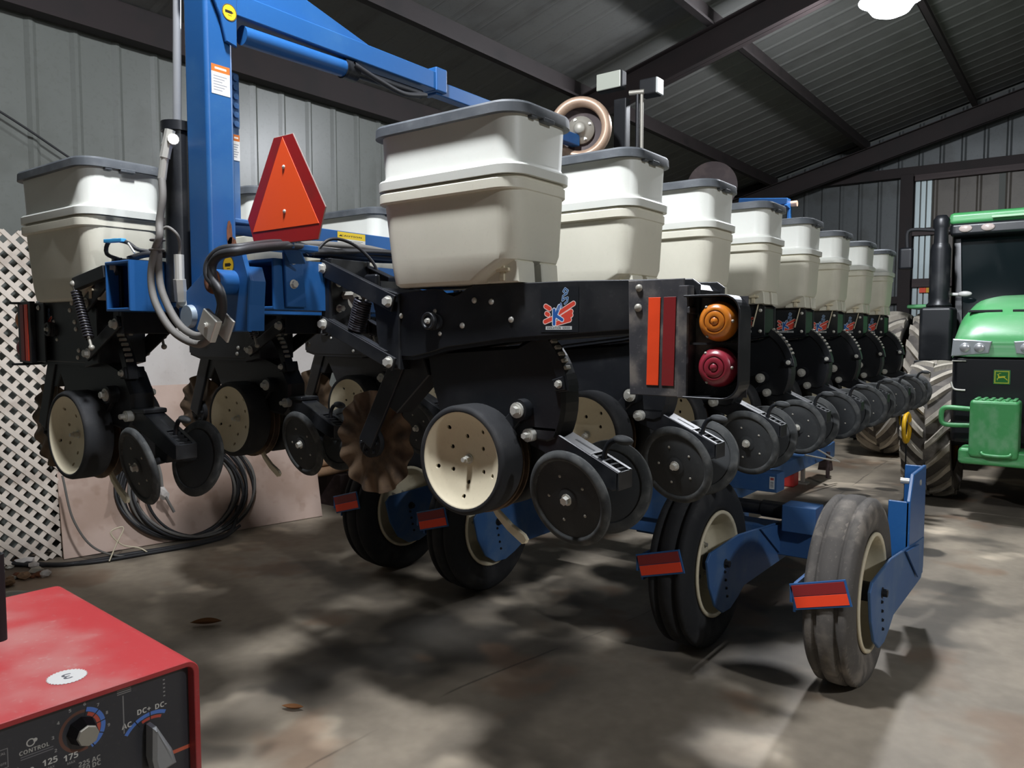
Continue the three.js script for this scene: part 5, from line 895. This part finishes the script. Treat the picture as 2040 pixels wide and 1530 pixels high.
  for (const s of [-1, 1]) part(T, 'cab_pillar', [bar(V(cx + s * 0.62, 1.5, -10.25), V(cx + s * 0.70, 2.8, -10.45), 0.07, 0.08), bar(V(cx + s * 0.75, 1.3, -11.7), V(cx + s * 0.75, 2.88, -11.7), 0.09, 0.09)], M.blackClean);
  part(T, 'windscreen', [grid(1, 1, (u, v) => [cx + (u - 0.5) * (1.22 + 0.16 * v), 1.5 + 1.24 * v, -10.27 - 0.17 * v])], M.glassDark);
  part(T, 'cab_body', [box(cx - 0.72, cx + 0.72, 1.0, 1.55, -11.9, -10.2, 0.06), box(cx - 0.7, cx + 0.7, 1.5, 2.8, -11.85, -11.8, 0)], M.blackClean);
  for (const s of [-1, 1]) { const f = part(T, 'fender', [box(cx + s * 1.0 - 0.3, cx + s * 1.0 + 0.3, 1.92, 1.97, -12.0, -10.9, 0.02)], M.tracGreen); }
  for (const s of [-1, 1]) part(T, 'side_glass', [box(cx + s * 0.735 - 0.004, cx + s * 0.735 + 0.004, 1.5, 2.75, -11.66, -10.4, 0)], M.glassDark);
  // exhaust stack and canister
  const ex = -1.435, ez = -9.95;
  const st = part(T, 'exhaust_stack', [latheY([[0, 1.9], [0.13, 1.9], [0.13, 1.93], [0.10, 1.96], [0.105, 2.0], [0.105, 2.55], [0.09, 2.6], [0.075, 2.62], [0.07, 2.78], [0.085, 2.80], [0.085, 2.88], [0.05, 2.93], [0, 2.93]], 24).translate(ex, 0, ez)], M.blackPaint, { uv: 1 });
  part(T, 'canister', [box(ex - 0.165, ex + 0.165, 1.28, 1.9, ez - 0.2, ez + 0.2, 0.04), box(ex - 0.2, ex + 0.3, 1.22, 1.3, ez - 0.22, ez + 0.22, 0.01)], M.blackPaint, { uv: 1 });
  part(T, 'step', [box(ex - 0.2, ex + 0.35, 0.4, 0.46, ez - 0.7, ez - 0.2), box(ex - 0.2, ex + 0.35, 0.85, 0.9, ez - 0.9, ez - 0.3)], M.blackDull);
  // mirror on its arm
  const mir = part(T, 'mirror', [new RoundedBoxGeometry(0.16, 0.27, 0.08, 3, 0.035).translate(-1.86, 2.50, -10.35)], M.blackClean);
  part(mir, 'mirror_arm', [hose([[-1.85, 2.6, -10.36], [-1.85, 2.82, -10.36], [-1.82, 2.84, -10.36], [-1.3, 2.78, -10.36]], 0.022, 24)], M.blackDull);
  part(T, 'side_light', [new THREE.SphereGeometry(0.06, 16, 10).scale(1.2, 0.55, 0.5).translate(-1.2, 2.05, -10.1), rod(V(-1.2, 2.04, -10.12), V(-1.45, 2.06, -10.1), 0.02, 8)], new THREE.MeshPhysicalMaterial({ color: 0xc4c2be, roughness: 0.25, clearcoat: 1 }));
}
{ const t = thing('yellow_ring', 'yellow steel ring on a thin dark stake before the tractor front tyre', 'ring', [-1.36, 0, -7.86]);
  part(t, 'ring', new THREE.TorusGeometry(0.13, 0.019, 10, 32).rotateY(1.55).translate(-1.36, 0.735, -7.86), M.yellow);
  part(t, 'stake', rod(V(-1.36, 0, -7.86), V(-1.36, 0.61, -7.86), 0.007, 8), M.blackDull); }
solo('red_can', 'red plastic can standing under the planter tongue', 'can', [box(-2.62, -2.45, 0, 0.19, -8.3, -8.12, 0.02), rod(V(-2.54, 0.19, -8.21), V(-2.54, 0.22, -8.21), 0.03, 14)], std(0xb02a26, 0.5), [-2.57, 0, -8.2]);
// dark boxes by the far gable
[[-3.3, -12.9, 0.5, 0.36, 'low dark crate standing at the far gable wall'], [-2.7, -12.6, 0.42, 0.30, 'small dark crate beside the larger one at the far gable'], [-4.1, -13.2, 0.7, 0.8, 'tall dark cabinet at the far gable wall']].forEach(([x, z, w, h, lb]) => {
  const t = thing('storage_crate', lb, 'crate', [x, 0, z]);
  part(t, 'body', box(x - w / 2, x + w / 2, 0.03, h, z - 0.25, z + 0.25, 0.012), M.blackPaint, { uv: 1 });
  part(t, 'lid', box(x - w / 2 - 0.012, x + w / 2 + 0.012, h, h + 0.03, z - 0.262, z + 0.262, 0.01), M.blackDull);
  part(t, 'runner', [box(x - w / 2, x - w / 2 + 0.05, 0, 0.03, z - 0.25, z + 0.25, 0), box(x + w / 2 - 0.05, x + w / 2, 0, 0.03, z - 0.25, z + 0.25, 0)], M.zincDull);
});

renderer.render(scene, camera);
